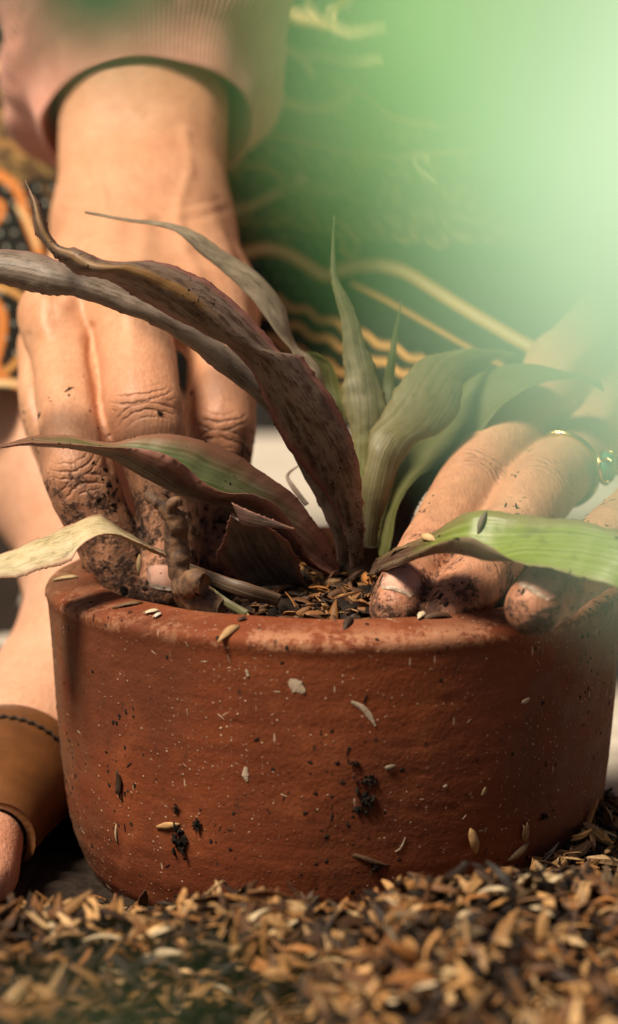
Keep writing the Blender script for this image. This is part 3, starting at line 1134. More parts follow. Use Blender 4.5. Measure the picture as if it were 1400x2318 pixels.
def tube(path, rad, ns=10, closed=False):
    path = np.asarray(path, float)
    n = len(path)
    rad = np.full(n, rad) if np.isscalar(rad) else np.asarray(rad)
    T = np.gradient(path, axis=0) if not closed else np.roll(path, -1, 0) - np.roll(path, 1, 0)
    T /= np.linalg.norm(T, axis=1, keepdims=True)
    up = np.array([0.13, 0.21, 0.97])
    S_ = np.cross(T, up)
    S_ /= np.linalg.norm(S_, axis=1, keepdims=True)
    U = np.cross(S_, T)
    th = np.linspace(0, 2 * np.pi, ns, endpoint=False)
    V = path[:, None] + rad[:, None, None] * (S_[:, None] * np.cos(th)[None, :, None] + U[:, None] * np.sin(th)[None, :, None])
    V = V.reshape(-1, 3)
    F = grid_faces(n, ns, True)
    if closed:
        a = (n - 1) * ns + np.arange(ns)
        b = np.arange(ns)
        F = np.concatenate([F, np.stack([a, b, np.roll(b, -1), np.roll(a, -1)], -1)])
        return V, [F]
    V = np.vstack([V, path[0], path[-1]])
    c0, c1 = len(V) - 2, len(V) - 1
    k = np.arange(ns)
    caps = np.concatenate([np.stack([np.full(ns, c0), (k + 1) % ns, k], -1),
                           np.stack([np.full(ns, c1), (n - 1) * ns + k, (n - 1) * ns + (k + 1) % ns], -1)])
    return V, [F, caps]


rc = at(1272, 1062, .027)
rax = at(1215, 1118, .004) - at(1330, 1005, .048)
a_, s_, u_ = frame_from(rax, CAM - rc)
th = np.linspace(0, 2 * np.pi, 48, endpoint=False)
path = rc + 0.0102 * (np.cos(th)[:, None] * s_ + np.sin(th)[:, None] * u_)
V, F = tube(path, 0.0009, 8, True)
obj("band", V, F, m_gold, ring)
# stone sits on the side of the finger that faces the next one
sdir = at(1345, 1105, .002) - rc
sdir -= a_ * (sdir @ a_)
sdir /= np.linalg.norm(sdir)
sc_ = rc + sdir * 0.0128
ty_ = np.cross(a_, sdir)
V = ICO3[0][:, :1] * a_ * 0.0050 + ICO3[0][:, 1:2] * ty_ * 0.0042 + ICO3[0][:, 2:3] * sdir * 0.0026 + sc_
obj("stone", V, ICO3[1], m_stone, ring)
path = sc_ - sdir * 0.0006 + np.cos(th)[:, None] * a_ * 0.0052 + np.sin(th)[:, None] * ty_ * 0.0044
V, F = tube(path, 0.0006, 8, True)
obj("bezel", V, F, m_gold, ring)
for k in range(4):
    q = math.pi / 4 + k * math.pi / 2
    e = math.cos(q) * a_ * 0.0052 + math.sin(q) * ty_ * 0.0044
    V, F = tube([sc_ + e * 1.0 - sdir * 0.001, sc_ + e * 1.02 + sdir * 0.001, sc_ + e * 0.8 + sdir * 0.0022], 0.0005, 6)
    obj("prong", V, F, m_gold, ring)

lap('ring')
# ------------------------------------------------------------------ leg and foot
TOES = [(-.0885, -.014, -.0860, -.046, .0085), (-.1010, -.015, -.1015, -.045, .0068), (-.1100, -.013, -.1125, -.039, .0064),
        (-.1185, -.009, -.1230, -.032, .0060), (-.127, -.004, -.132, -.023, .0058)]
LEG = [(-.0606, .092, .056, .0275), (-.067, .118, .076, .0325), (-.079, .150, .090, .0370), (-.084, .205, .088, .0380), (-.086, .26, .086, .038)]
FOOT = [[(-.0590, .118, .033, .026), (-.0606, .092, .052, .0275), (-.076, .060, .031, .0225), (-.088, .030, .0245, .0170)],
        [(-.066, .080, .028, .021), (-.083, .025, .0205, .0155), (-.0890, -.012, .0165, .0110)],
        [(-.080, .070, .027, .020), (-.106, .022, .0195, .0145), (-.119, -.010, .0155, .0100)],
        [(-.084, .03, .0235, .0170), (-.104, -.010, .0170, .0115)]]
FOOT_REACH = []
for ch_ in [LEG] + FOOT:
    FOOT_REACH += [(a[:3], b[:3], a[3], b[3]) for a, b in zip(ch_[:-1], ch_[1:])]
FOOT_REACH += [((t_[0], t_[1], .0155), (t_[2], t_[3], .0135), t_[4], t_[4]) for t_ in TOES]
W = lambda rows: (np.array([r[:3] for r in rows]), np.array([r[3] for r in rows]))
fld = Field((-0.20, -0.075, 0.000), (0.0, 0.30, 0.26), 0.0014)
fld.near([(np.array(p), np.array(q), ra, rb) for p, q, ra, rb in FOOT_REACH])
leg = fld.chain(*W(LEG))
foot = None
for ch_ in FOOT:
    e = fld.chain(*W(ch_))
    foot = e if foot is None else smin(foot, e, 0.009)
d = smin(leg, foot, 0.012)
d = smin(d, fld.cone((-.085, .100, .060), (-.084, .100, .060), .007, .007), 0.008)
toes = TOES
dt = None
for (x0, y0, x1, y1, r) in toes:
    e = fld.chain(np.array([(x0, y0, .0155), (0.5 * (x0 + x1), 0.5 * (y0 + y1), .0155), (x1, y1, .0130)]), np.array([r, r, r * .95]))
    dt = e if dt is None else smin(dt, e, 0.001)
d = smin(d, dt, 0.004)
V, F = fld.mesh(d)
V = laplace(V, F, 4)
N = vnormals(V, F)
if np.einsum('ij,ij->', N, V - V.mean(0)) < 0:
    F = F[:, ::-1]
    N = -N
fl = np.exp(-((V[:, 1] + 0.04) / 0.02) ** 2) * (V[:, 2] < 0.04) + 0.35 * np.exp(-(np.linalg.norm(V - np.array([-.07, .07, .06]), axis=1) / .03) ** 2)
far = np.full(len(V), 50.0)
m_skinC = mat_skin("clean_skin", 0.0, 0.001, 0.0, (0.70, 0.41, 0.27))
legO = obj("lower_leg", V, F, m_skinC, person, attrs={"joint_s": far, "joint_t": far, "flush": np.clip(fl, 0, 1)})
legO["label"] = "bare shin and foot in a leather sandal at the lower left"
leg_bvh = BVHTree.FromPolygons(V.tolist(), F.tolist())
del fld, d, leg, foot

lap('foot')
# ------------------------------------------------------------------ sandal: strap, stitching, sole
sandal = empty("sandal", (-.1, 0, 0))
tag(sandal, "tan leather sandal with dark stitched strap on the foot left of the pot", "sandal")
m_leather = mat_plain("tan_leather", (0.100, 0.036, 0.010), (0.170, 0.063, 0.017), 55, 0.5, 0.0006)
m_thread = mat_plain("dark_thread", (0.035, 0.022, 0.014), (0.06, 0.04, 0.025), 300, 0.8)
m_sole = mat_plain("dark_sole", (0.010, 0.008, 0.007), (0.022, 0.017, 0.013), 90, 0.8, 0.0003)


def strap_point(sv, th_, lift):
    """sv 0..1 from instep to toes; th 0..pi over the foot"""
    base = np.array([-.0945, .010, .012]) * (1 - sv) + np.array([-.104, -.031, .010]) * sv
    dr = np.array([math.cos(th_), 0.12, math.sin(th_)])
    dr /= np.linalg.norm(dr)
    h, n_, _, _ = leg_bvh.ray_cast(Vector(base + dr * 0.12), Vector(-dr))
    q = np.array(h) if h is not None else base + dr * 0.03
    rr = np.linalg.norm(q - base)
    return base + dr * (rr + lift)


nu, nv = 26, 48
rad = np.zeros((nu, nv))
top = np.array([[strap_point(i / (nu - 1), 0.02 + (math.pi - 0.04) * j / (nv - 1), 0.0022) for j in range(nv)] for i in range(nu)])
for _ in range(6):
    top[1:-1, 1:-1] = 0.5 * top[1:-1, 1:-1] + 0.125 * (top[:-2, 1:-1] + top[2:, 1:-1] + top[1:-1, :-2] + top[1:-1, 2:])
ctr = np.array([[np.array([-.0945, .010, .012]) * (1 - i / (nu - 1)) + np.array([-.104, -.031, .010]) * (i / (nu - 1)) for j in range(nv)] for i in range(nu)])
outw = top - ctr
outw /= np.linalg.norm(outw, axis=-1, keepdims=True)
top = top + outw * 0.0010
T_, B_ = top.reshape(-1, 3), (top - outw * 0.0020).reshape(-1, 3)
F = grid_faces(nu, nv)
n_ = nu * nv
rim_ = np.array([i * nv for i in range(nu)] + [(nu - 1) * nv + j for j in range(1, nv)] + [i * nv + nv - 1 for i in range(nu - 2, -1, -1)] + [j for j in range(nv - 2, 0, -1)])
nx_ = np.roll(rim_, -1)
strap = obj("strap", np.concatenate([T_, B_]), [F, F[:, ::-1] + n_, np.stack([rim_, nx_, nx_ + n_, rim_ + n_], -1)], m_leather, sandal)
# stitches along the upper edge of the strap, one small twisted piece each
si = 3
line = catmull(top[si], 400)
seg = np.concatenate([[0], np.cumsum(np.linalg.norm(np.diff(line, axis=0), axis=1))])
step = 0.0026
first = None
for k in range(int(seg[-1] / step)):
    s0 = np.searchsorted(seg, k * step)
    s1 = np.searchsorted(seg, k * step + step * 0.8)
    s1 = min(s1, 399)
    a, b = line[s0], line[s1]
    wd = top[si + 1].mean(0) - top[si].mean(0)
    wd = wd / np.linalg.norm(wd) * 0.00045
    ow = (a + b) / 2 - np.array([-.0945, .010, .012])
    ow = ow / np.linalg.norm(ow)
    V, F = tube([a - wd, (a + b) / 2 + ow * 0.0006, b + wd], [0.0005, 0.0006, 0.0005], 6)
    st = obj("stitch", V, F, m_thread, strap)
    st.matrix_parent_inverse = Matrix()
# sole
outl = np.array([(-.052, .135), (-.040, .115), (-.045, .08), (-.060, .04), (-.0765, .01), (-.0775, -.03), (-.082, -.056), (-.096, -.060), (-.115, -.052),
                 (-.132, -.036), (-.142, -.012), (-.134, .02), (-.112, .06), (-.092, .10), (-.078, .132), (-.064, .142)])
outl = np.vstack([outl, outl[:1]])
sm_ = catmull(outl, 97)[:-1]
V = np.concatenate([np.column_stack([sm_, np.full(96, z_)]) for z_ in (0.0012, 0.0062)])
V = np.vstack([V, [sm_[:, 0].mean(), sm_[:, 1].mean(), 0.0012], [sm_[:, 0].mean(), sm_[:, 1].mean(), 0.0062]])
k = np.arange(96)
k2 = (k + 1) % 96
obj("sole", V, [np.stack([k2, k, k + 96, k2 + 96], -1), np.concatenate([np.stack([k, k2, np.full(96, 192)], -1), np.stack([k2 + 96, k + 96, np.full(96, 193)], -1)])], m_sole, sandal, smooth=False)

lap('sandal')
# ------------------------------------------------------------------ sleeve: ribbed pink knit pushed up the forearm
def mat_knit():
    t = NT("pink_knit")
    p = t.pos()
    n = t.noise(p, 120, 5, 0.6)
    c = t.mix(t.rng(n, 0.3, 0.7), (0.56, 0.255, 0.185), (0.68, 0.35, 0.26))
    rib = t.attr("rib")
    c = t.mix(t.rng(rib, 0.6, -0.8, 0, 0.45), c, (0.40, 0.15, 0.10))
    h = t.noise(p, 900, 3, 0.6)
    return t.done(Base_Color=c, Roughness=0.9, Normal=t.bump(h, 0.5, 0.0004), Sheen_Weight=0.25, Specular_IOR_Level=0.2)


c0 = at(335, 280, .163)
c1 = at(338, -120, .245)
a_, s_, u_ = frame_from(c1 - c0, np.array([0, -1.0, 0.25]))
prof = [(0.040, 0.0290), (0.020, 0.0305), (0.004, 0.0324), (-0.0004, 0.0332), (-0.0012, 0.0338), (-0.0004, 0.0344), (0.003, 0.0350), (0.008, 0.0362),
        (0.0125, 0.0385), (0.0165, 0.0418), (0.0200, 0.0445), (0.0240, 0.0464), (0.0290, 0.0476), (0.0360, 0.0484), (0.046, 0.0490), (0.060, 0.0497),
        (0.080, 0.0510), (0.110, 0.053), (0.15, 0.056)]
pf = catmull(np.array(prof), 110)
nt_ = 960
th = np.linspace(0, 2 * np.pi, nt_, endpoint=False)
S_, R_ = pf[:, 0][:, None], pf[:, 1][:, None]
outer = np.clip((np.arange(110) - 24) / 10, 0, 1)[:, None]
bal = np.clip((S_ - 0.014) / 0.012, 0, 1) * outer
cyl = np.stack([np.cos(th)[None] + 0 * S_, np.sin(th)[None] + 0 * S_, S_ * 25 + 0 * th[None]], -1).reshape(-1, 3)
fold = (0.0056 * fbm(cyl, 1.7, 5, 3)).reshape(110, nt_) * bal
fold += 0.0016 * bal * np.sin(5 * th[None] + 60 * S_ + 2.0)
# a long pinched crease running up the sleeve
tc = 1.30 + 0.12 * np.sin(S_ * 90)
fold += bal * (0.0028 * np.exp(-((th[None] - tc) / 0.06) ** 2) - 0.0035 * np.exp(-((th[None] - tc + 0.14) / 0.07) ** 2))
warp = 0.05 * np.sin(3 * th[None] + 1) * bal
rib = np.cos(150 * (th[None] + warp) + 0 * S_)
Rr = R_ + fold + 0.00020 * rib * np.maximum(outer, 0.4) + 0.0005 * np.sin(9 * th[None]) * outer
Sx = S_ + 0.0010 * np.sin(4 * th[None] + 0.5) * np.clip(1 - S_ / 0.01, 0, 1)
Vs = c0 + Sx[..., None] * a_ + (Rr * np.cos(th))[..., None] * s_ * 1.0 + (Rr * np.sin(th))[..., None] * u_ * (0.80 + 0.16 * np.clip(S_ / 0.022, 0, 1))[..., None]
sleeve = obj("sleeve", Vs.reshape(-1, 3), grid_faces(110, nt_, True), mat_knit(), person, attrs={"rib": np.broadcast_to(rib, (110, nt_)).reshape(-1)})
sleeve["label"] = "ribbed pink knit sleeve pushed up the forearm"
# second sleeve, beyond the frame on the other arm
c0b = at(1720, 340, .215)
c1b = at(1880, -60, .30)
a2, s2, u2 = frame_from(c1b - c0b, np.array([0, -1.0, 0.25]))
Vs = c0b + Sx[::2, ::4, None] * a2 + (Rr * np.cos(th))[::2, ::4, None] * s2 + (Rr * np.sin(th))[::2, ::4, None] * u2
o = obj("sleeve", Vs.reshape(-1, 3), grid_faces(55, 240, True), sleeve.data.materials[0], person, attrs={"rib": np.broadcast_to(rib, (110, nt_))[::2, ::4].reshape(-1)})

lap('sleeve')
# ------------------------------------------------------------------ batik sarong behind the arms
US, VSt = 5.0, 5.0
ux = np.arange(-420, 1900, US)
vy = np.arange(-620, 912, VSt)
UX, VY = np.meshgrid(ux, vy, indexing='ij')
hemline = 884 + 22 / (1 + np.exp(-(UX - 350) / 60)) + 6 * np.sin(UX / 90)
VY2 = -620 + (VY + 620) * (hemline + 620) / (912 + 620)
f_ = (hemline - VY2) / 880.0
YY = 0.150 + 0.165 * f_ + 0.012 * np.sin(UX / 210 + 1.2 * f_ * 2) + 0.006 * np.sin(UX / 95 - VY2 / 160) + 0.022 * np.clip((UX - 300) / 700, 0, 1) - 0.045 * np.exp(-((UX + 20) / 170) ** 2) * np.exp(-f_ * 2)
dxp = (UX - 700) / FPX
dyp = -(VY2 - 1159) / FPX
dd = np.stack([dxp, math.cos(PITCH) + dyp * math.sin(PITCH), -math.sin(PITCH) + dyp * math.cos(PITCH)], -1)
SV = CAM + dd * ((YY - CAM[1]) / dd[..., 1])[..., None]
# printed pattern in cloth coordinates
ux_, vy_ = UX.ravel(), VY2.ravel()
col = np.zeros((len(ux_), 4))
col[:] = (0.011, 0.011, 0.0075, 1)
wob = fbm(np.stack([ux_, vy_, 0 * ux_], -1), 1 / 60., 3, 3)


def seg_dist(pts):
    pts = catmull(np.array(pts, float), len(pts) * 4)
    best = np.full(len(ux_), 1e9)
    lo, hi = pts.min(0) - 26, pts.max(0) + 26
    k = np.where((ux_ > lo[0]) & (ux_ < hi[0]) & (vy_ > lo[1]) & (vy_ < hi[1]))[0]
    x_, y_ = ux_[k], vy_[k]
    bk = np.full(len(k), 1e9)
    for a, b in zip(pts[:-1], pts[1:]):
        ab = b - a
        t = np.clip(((x_ - a[0]) * ab[0] + (y_ - a[1]) * ab[1]) / (ab @ ab + 1e-9), 0, 1)
        bk = np.minimum(bk, np.hypot(x_ - a[0] - t * ab[0], y_ - a[1] - t * ab[1]))
    best[k] = bk
    return best


def paint(mask, c):
    m = np.clip(mask, 0, 1)[:, None]
    col[:, :3] = col[:, :3] * (1 - m) + np.array(c) * m


GOLD, PALE, ORANGE, BROWN, WHITE = (0.54, 0.28, 0.085), (0.78, 0.56, 0.28), (0.56, 0.20, 0.05), (0.085, 0.050, 0.022), (0.55, 0.55, 0.46)
# dot lattice, brick offset
row = np.floor(vy_ / 34.0)
du = (ux_ + row % 2 * 17 + 4 * wob) % 34 - 17
dv = vy_ % 34.0 - 17
zone_ = (ux_ < 220) | ((vy_ > 555) & (vy_ < 660) & (ux_ < 760)) | ((vy_ < 225) & (ux_ < 830))
paint((4.6 - np.hypot(du, dv)) / 3.0 * np.where(zone_, np.where(ux_ > 220, 0.6, 1.0), 0.10), WHITE)
# meander-filled brown fields
fieldA = ((vy_ > 250) & (vy_ < 545) & (ux_ > 480) & (vy_ < 545 + 0.12 * (ux_ - 560) + 16 * wob)) | ((ux_ < 170) & (vy_ > 195) & (vy_ < 400 + 20 * wob))
wob2 = fbm(np.stack([ux_, vy_, 0 * ux_ + 40], -1), 1 / 45., 9, 2)
me = (np.sin(ux_ / 8.5 + 5 * wob) + np.sin((vy_ - 0.2 * ux_) / 8.0 + 5 * wob2) > 0.55)
paint(fieldA.astype(float), BROWN)
paint(fieldA * me * 1.0, (0.24, 0.15, 0.052))


def line(pts, w, c, soft=2.0):
    paint((w - seg_dist(pts)) / soft, c)


waves = [((545, 575), (600, 562), (650, 572), (700, 600), (740, 622), (790, 605), (850, 597), (920, 612), (1000, 660), (1100, 720), (1250, 800), (1500, 900))]
for wv_ in waves:
    line(wv_, 16, GOLD)
    line(wv_, 7, PALE)


def wavy(p0, p1, n, amp):
    p0, p1 = np.array(p0, float), np.array(p1, float)
    d_ = p1 - p0
    nn = np.array([-d_[1], d_[0]]) / np.linalg.norm(d_)
    return [tuple(p0 + d_ * k / n + nn * amp * (1 if k % 2 else -1)) for k in range(n + 1)]


for (p0, p1, n, amp) in [((560, 650), (960, 815), 12, 6), ((545, 690), (940, 850), 12, 6), ((560, 745), (800, 850), 8, 6), ((550, 785), (790, 885), 8, 6), ((560, 860), (700, 905), 5, 4)]:
    line(wavy(p0, p1, n, amp), 8.5, GOLD)
    line(wavy(p0, p1, n, amp), 3.5, (0.50, 0.30, 0.11))
line([(800, 640), (900, 690), (1060, 780), (1250, 880)], 6, GOLD)
line([(600, 30), (660, 28), (740, 50), (800, 72), (880, 60)], 9, PALE)
line([(600, 48), (680, 46), (760, 62)], 4, GOLD)
line([(610, 90), (660, 112), (700, 140), (712, 165)], 10, PALE)
line([(690, 125), (740, 125), (800, 140), (870, 130)], 9, PALE)
line([(590, 190), (650, 228), (710, 242), (760, 235), (810, 200)], 12, GOLD)
line([(590, 190), (650, 228), (710, 242), (760, 235), (810, 200)], 6, PALE)
line([(560, 250), (640, 262), (720, 285), (800, 300)], 20, (0.16, 0.10, 0.035))
line([(500, 480), (560, 470), (600, 450), (660, 420), (690, 400)], 9, PALE)
line([(640, 420), (700, 425), (790, 430)], 14, (0.30, 0.20, 0.07))
line([(500, 535), (620, 520), (760, 545), (900, 585)], 5, (0.02, 0.016, 0.008))
for k in range(7):
    x0 = 500 + 75 * k
    line([(x0, 330 + 8 * k), (x0 + 20, 352 + 8 * k), (x0 + 42, 338 + 8 * k), (x0 + 30, 318 + 8 * k), (x0 + 60, 330 + 8 * k)], 4.5, (0.34, 0.20, 0.065))
    line([(x0 + 20, 485 + 9 * k), (x0 + 45, 500 + 9 * k), (x0 + 70, 488 + 9 * k), (x0 + 55, 472 + 9 * k)], 4.5, (0.34, 0.20, 0.065))
line([(560, 300), (650, 310), (760, 335), (900, 350), (1100, 330)], 6, GOLD)
line([(520, 390), (560, 372), (610, 380), (640, 400)], 6, GOLD)
line([(760, 180), (830, 210), (900, 260), (1000, 280)], 7, GOLD)
rs_ = np.random.default_rng(5)
for k in range(70):
    cx_, cy_ = rs_.uniform(-400, 1300), rs_.uniform(-500, 560)
    if cx_ < 230 and cy_ > 400:
        continue
    r0_, a0_, dr_ = rs_.uniform(16, 34), rs_.uniform(0, 6.28), rs_.choice([-1, 1])
    pts_ = [(cx_ + r0_ * (1 - q / 9) * math.cos(a0_ + dr_ * q * .75), cy_ + r0_ * (1 - q / 9) * math.sin(a0_ + dr_ * q * .75)) for q in range(8)]
    tail = (cx_ + 2.2 * r0_ * math.cos(a0_ - dr_ * .7), cy_ + 2.2 * r0_ * math.sin(a0_ - dr_ * .7))
    line([tail] + pts_, rs_.uniform(4, 6.5), GOLD if k % 3 else PALE)
# left strip
line([(-60, 250), (20, 262), (70, 300), (120, 300)], 8, (0.30, 0.18, 0.06))
line([(-60, 330), (10, 322), (60, 350), (130, 340)], 7, (0.30, 0.15, 0.05))
line([(-150, 90), (-40, 130), (40, 170), (110, 190)], 16, GOLD)
line([(-150, 90), (-40, 130), (40, 170), (110, 190)], 8, PALE)
line([(0, 395), (40, 430), (62, 500), (85, 560), (95, 610)], 12, ORANGE)
line([(40, 470), (62, 500), (85, 560)], 5, PALE)
line([(100, 420), (125, 470), (110, 540)], 10, BROWN)
line([(-60, 430), (-10, 455), (6, 470), (-10, 500), (-60, 520)], 9, ORANGE)
line([(-60, 640), (20, 655), (62, 690), (72, 740), (50, 800), (10, 842), (-60, 870)], 9, GOLD)
line([(-200, 700), (-60, 660), (0, 700), (4, 760), (-8, 830), (30, 868), (120, 872), (300, 872)], 12, ORANGE)
line([(-200, 880), (-60, 868), (30, 868), (120, 874)], 10, PALE)
for k in range(14):     # the print carries on beyond the frame
    x0 = 1200 + 60 * k
    line([(x0, -600), (x0 + 60, -200), (x0 - 20, 200), (x0 + 80, 600)], 7, GOLD)
for k in range(5):
    line([(-420, -560 + 110 * k), (0, -520 + 110 * k), (500, -580 + 110 * k), (1200, -520 + 110 * k)], 8, GOLD)
m_sarong = NT("batik_cotton")
cc_ = m_sarong.attr("col", "Color")
wv1 = m_sarong.noise(m_sarong.pos(), 1500, 2, 0.5)
m_sarong = m_sarong.done(Base_Color=cc_, Roughness=0.85, Normal=m_sarong.bump(wv1, 0.3, 0.0003), Specular_IOR_Level=0.2)
nU, nV = UX.shape
SVf = SV.reshape(-1, 3)
back = SVf + np.array([0, 0.0012, 0.0])
F = grid_faces(nU, nV)
n_ = nU * nV
rim_ = np.array([i * nV for i in range(nU)] + [(nU - 1) * nV + j for j in range(1, nV)] + [i * nV + nV - 1 for i in range(nU - 2, -1, -1)] + [j for j in range(nV - 2, 0, -1)])
nx_ = np.roll(rim_, -1)
bcol = col.copy()
bcol[:, :3] *= 0.5
sarong = obj("sarong", np.concatenate([SVf, back]), [F, F[:, ::-1] + n_, np.stack([rim_, nx_, nx_ + n_, rim_ + n_], -1)], m_sarong, person, attrs={"col": np.concatenate([col, bcol])})
sarong["label"] = "dark batik sarong printed with gold waves and white dots"
lap('sarong')

# ------------------------------------------------------------------ soil inside the pot
def soil_z(x, y):
    P = np.stack([x, y, 0 * x], -1)
    r = np.hypot(x, y)
    base = at(800, 1285, -0.008)
    zz = 0.0735 + 0.0045 * np.exp(-((x - base[0]) ** 2 + (y - base[1]) ** 2) / (2 * 0.022 ** 2))
    zz = zz + 0.0030 * np.exp(-((x - 0.002) ** 2 + (y + 0.034) ** 2) / (2 * 0.016 ** 2))
    zz = zz - 0.0085 * np.exp(-((x + 0.040) ** 2 + (y - 0.000) ** 2) / (2 * 0.016 ** 2))
    zz = zz - 0.0045 * np.exp(-((x - 0.040) ** 2 + (y + 0.030) ** 2) / (2 * 0.012 ** 2))
    return zz + 0.0014 * fbm(P, 120, 6, 4) - 0.002 * np.clip((r - 0.050) / 0.012, 0, 1)


nr, nt2 = 60, 160
rr_ = np.linspace(0.0, 0.0614, nr)
tt_ = np.linspace(0, 2 * np.pi, nt2, endpoint=False)
X_ = (rr_[:, None] * np.cos(tt_)).ravel()
Y_ = (rr_[:, None] * np.sin(tt_)).ravel()
V = np.stack([X_, Y_, soil_z(X_, Y_)], -1)
o = obj("potting_soil", V, grid_faces(nr, nt2, True), m_soil)
tag(o, "dark potting soil filling the terracotta pot", "soil", kind="stuff")

base = at(800, 1285, -0.008)


def soil_pts(n, cx, cy, sx_, sy_):
    x = rng.normal(cx, sx_, n * 3)
    y = rng.normal(cy, sy_, n * 3)
    k = np.hypot(x, y) < 0.0595
    x, y = x[k][:n], y[k][:n]
    return np.stack([x, y, soil_z(x, y)], -1)


Pa = np.concatenate([soil_pts(230, 0.000, -0.040, 0.013, 0.009), soil_pts(130, base[0] + .002, base[1] - 0.006, 0.009, 0.007),
                     soil_pts(90, -0.02, -0.044, 0.014, 0.008), soil_pts(130, 0, 0.01, 0.03, 0.03)])
n = len(Pa)
Pa[:, 2] += rng.uniform(0, 0.0024, n)
ck = husk_cols(n, np.array([0.08, 0.05, 0.12, 0.17, 0.20, 0.18, 0.02, 0.05, 0.13]))
V, F, Cc = scatter(HUSKS, Pa, euler_mats(rng.uniform(0, 6.28, n), rng.normal(0, .5, n), rng.normal(0, .8, n)), rng.uniform(.5, 1.15, n), ck)
o = obj("husk_topping", V, F, m_husk, attrs={"col": Cc})
tag(o, "loose brown husks and bark bits on the soil at the plant's base", "mulch", kind="stuff")
Pb = np.concatenate([soil_pts(900, 0, -0.01, 0.03, 0.03), soil_pts(700, 0.0, -0.044, 0.022, 0.008)])
n = len(Pb)
V, F, Cc = scatter(CRUMBS, Pb, euler_mats(rng.uniform(0, 6.28, n), rng.uniform(0, 6, n), rng.uniform(0, 6, n)), 0.0003 + rng.gamma(1.3, .0006, n), crumb_cols(n))
o = obj("soil_lumps", V, F, m_soilv, attrs={"col": Cc})
tag(o, "small black soil crumbs on top of the potting soil", "soil", kind="stuff")
for k in range(46):
    x, y = (rng.normal(0.0, .022), rng.normal(-.036, .012)) if k < 34 else (rng.normal(-.03, .015), rng.normal(-.02, .02))
    if math.hypot(x, y) > .056:
        continue
    L_ = rng.uniform(.004, .012)
    th0 = rng.uniform(0, 6.28)
    tl = rng.uniform(-.1, .5)
    c_ = np.array([x, y, float(soil_z(np.array([x]), np.array([y]))[0]) + .0012])
    dv_ = np.array([math.cos(th0), math.sin(th0), tl]) * L_ / 2
    bend = rng.normal(size=3) * .0011
    pth = catmull(np.array([c_ - dv_, c_ - dv_ * .3 + bend, c_ + dv_ * .4 - bend, c_ + dv_]), 12)
    r0 = rng.uniform(.00025, .0008)
    V, F = tube(pth, np.linspace(r0, r0 * .5, 12), 7)
    V = V + rng.normal(size=V.shape) * r0 * .18
    cc = np.tile(np.array([*(np.array([.09, .045, .022]) * rng.uniform(.4, 2.2)), 1]), (len(V), 1))
    if k == 0:
        SV_, SF3, SF4, SC_, so = [], [], [], [], 0
    SV_.append(V)
    SF4.append(F[0] + so)
    SF3.append(F[1] + so)
    SC_.append(cc)
    so += len(V)
o = obj("root_litter", np.concatenate(SV_), [np.concatenate(SF4), np.concatenate(SF3)], m_husk, attrs={"col": np.concatenate(SC_)})
tag(o, "tangle of dark roots, twigs and bark bits on the potting soil", "litter", kind="stuff")
lap('pot soil')

# ------------------------------------------------------------------ the bromeliad
plant = empty("bromeliad", tuple(at(805, 1285, -0.006)))
tag(plant, "bromeliad with dusty purple, grey and green strap leaves growing in the pot", "plant")


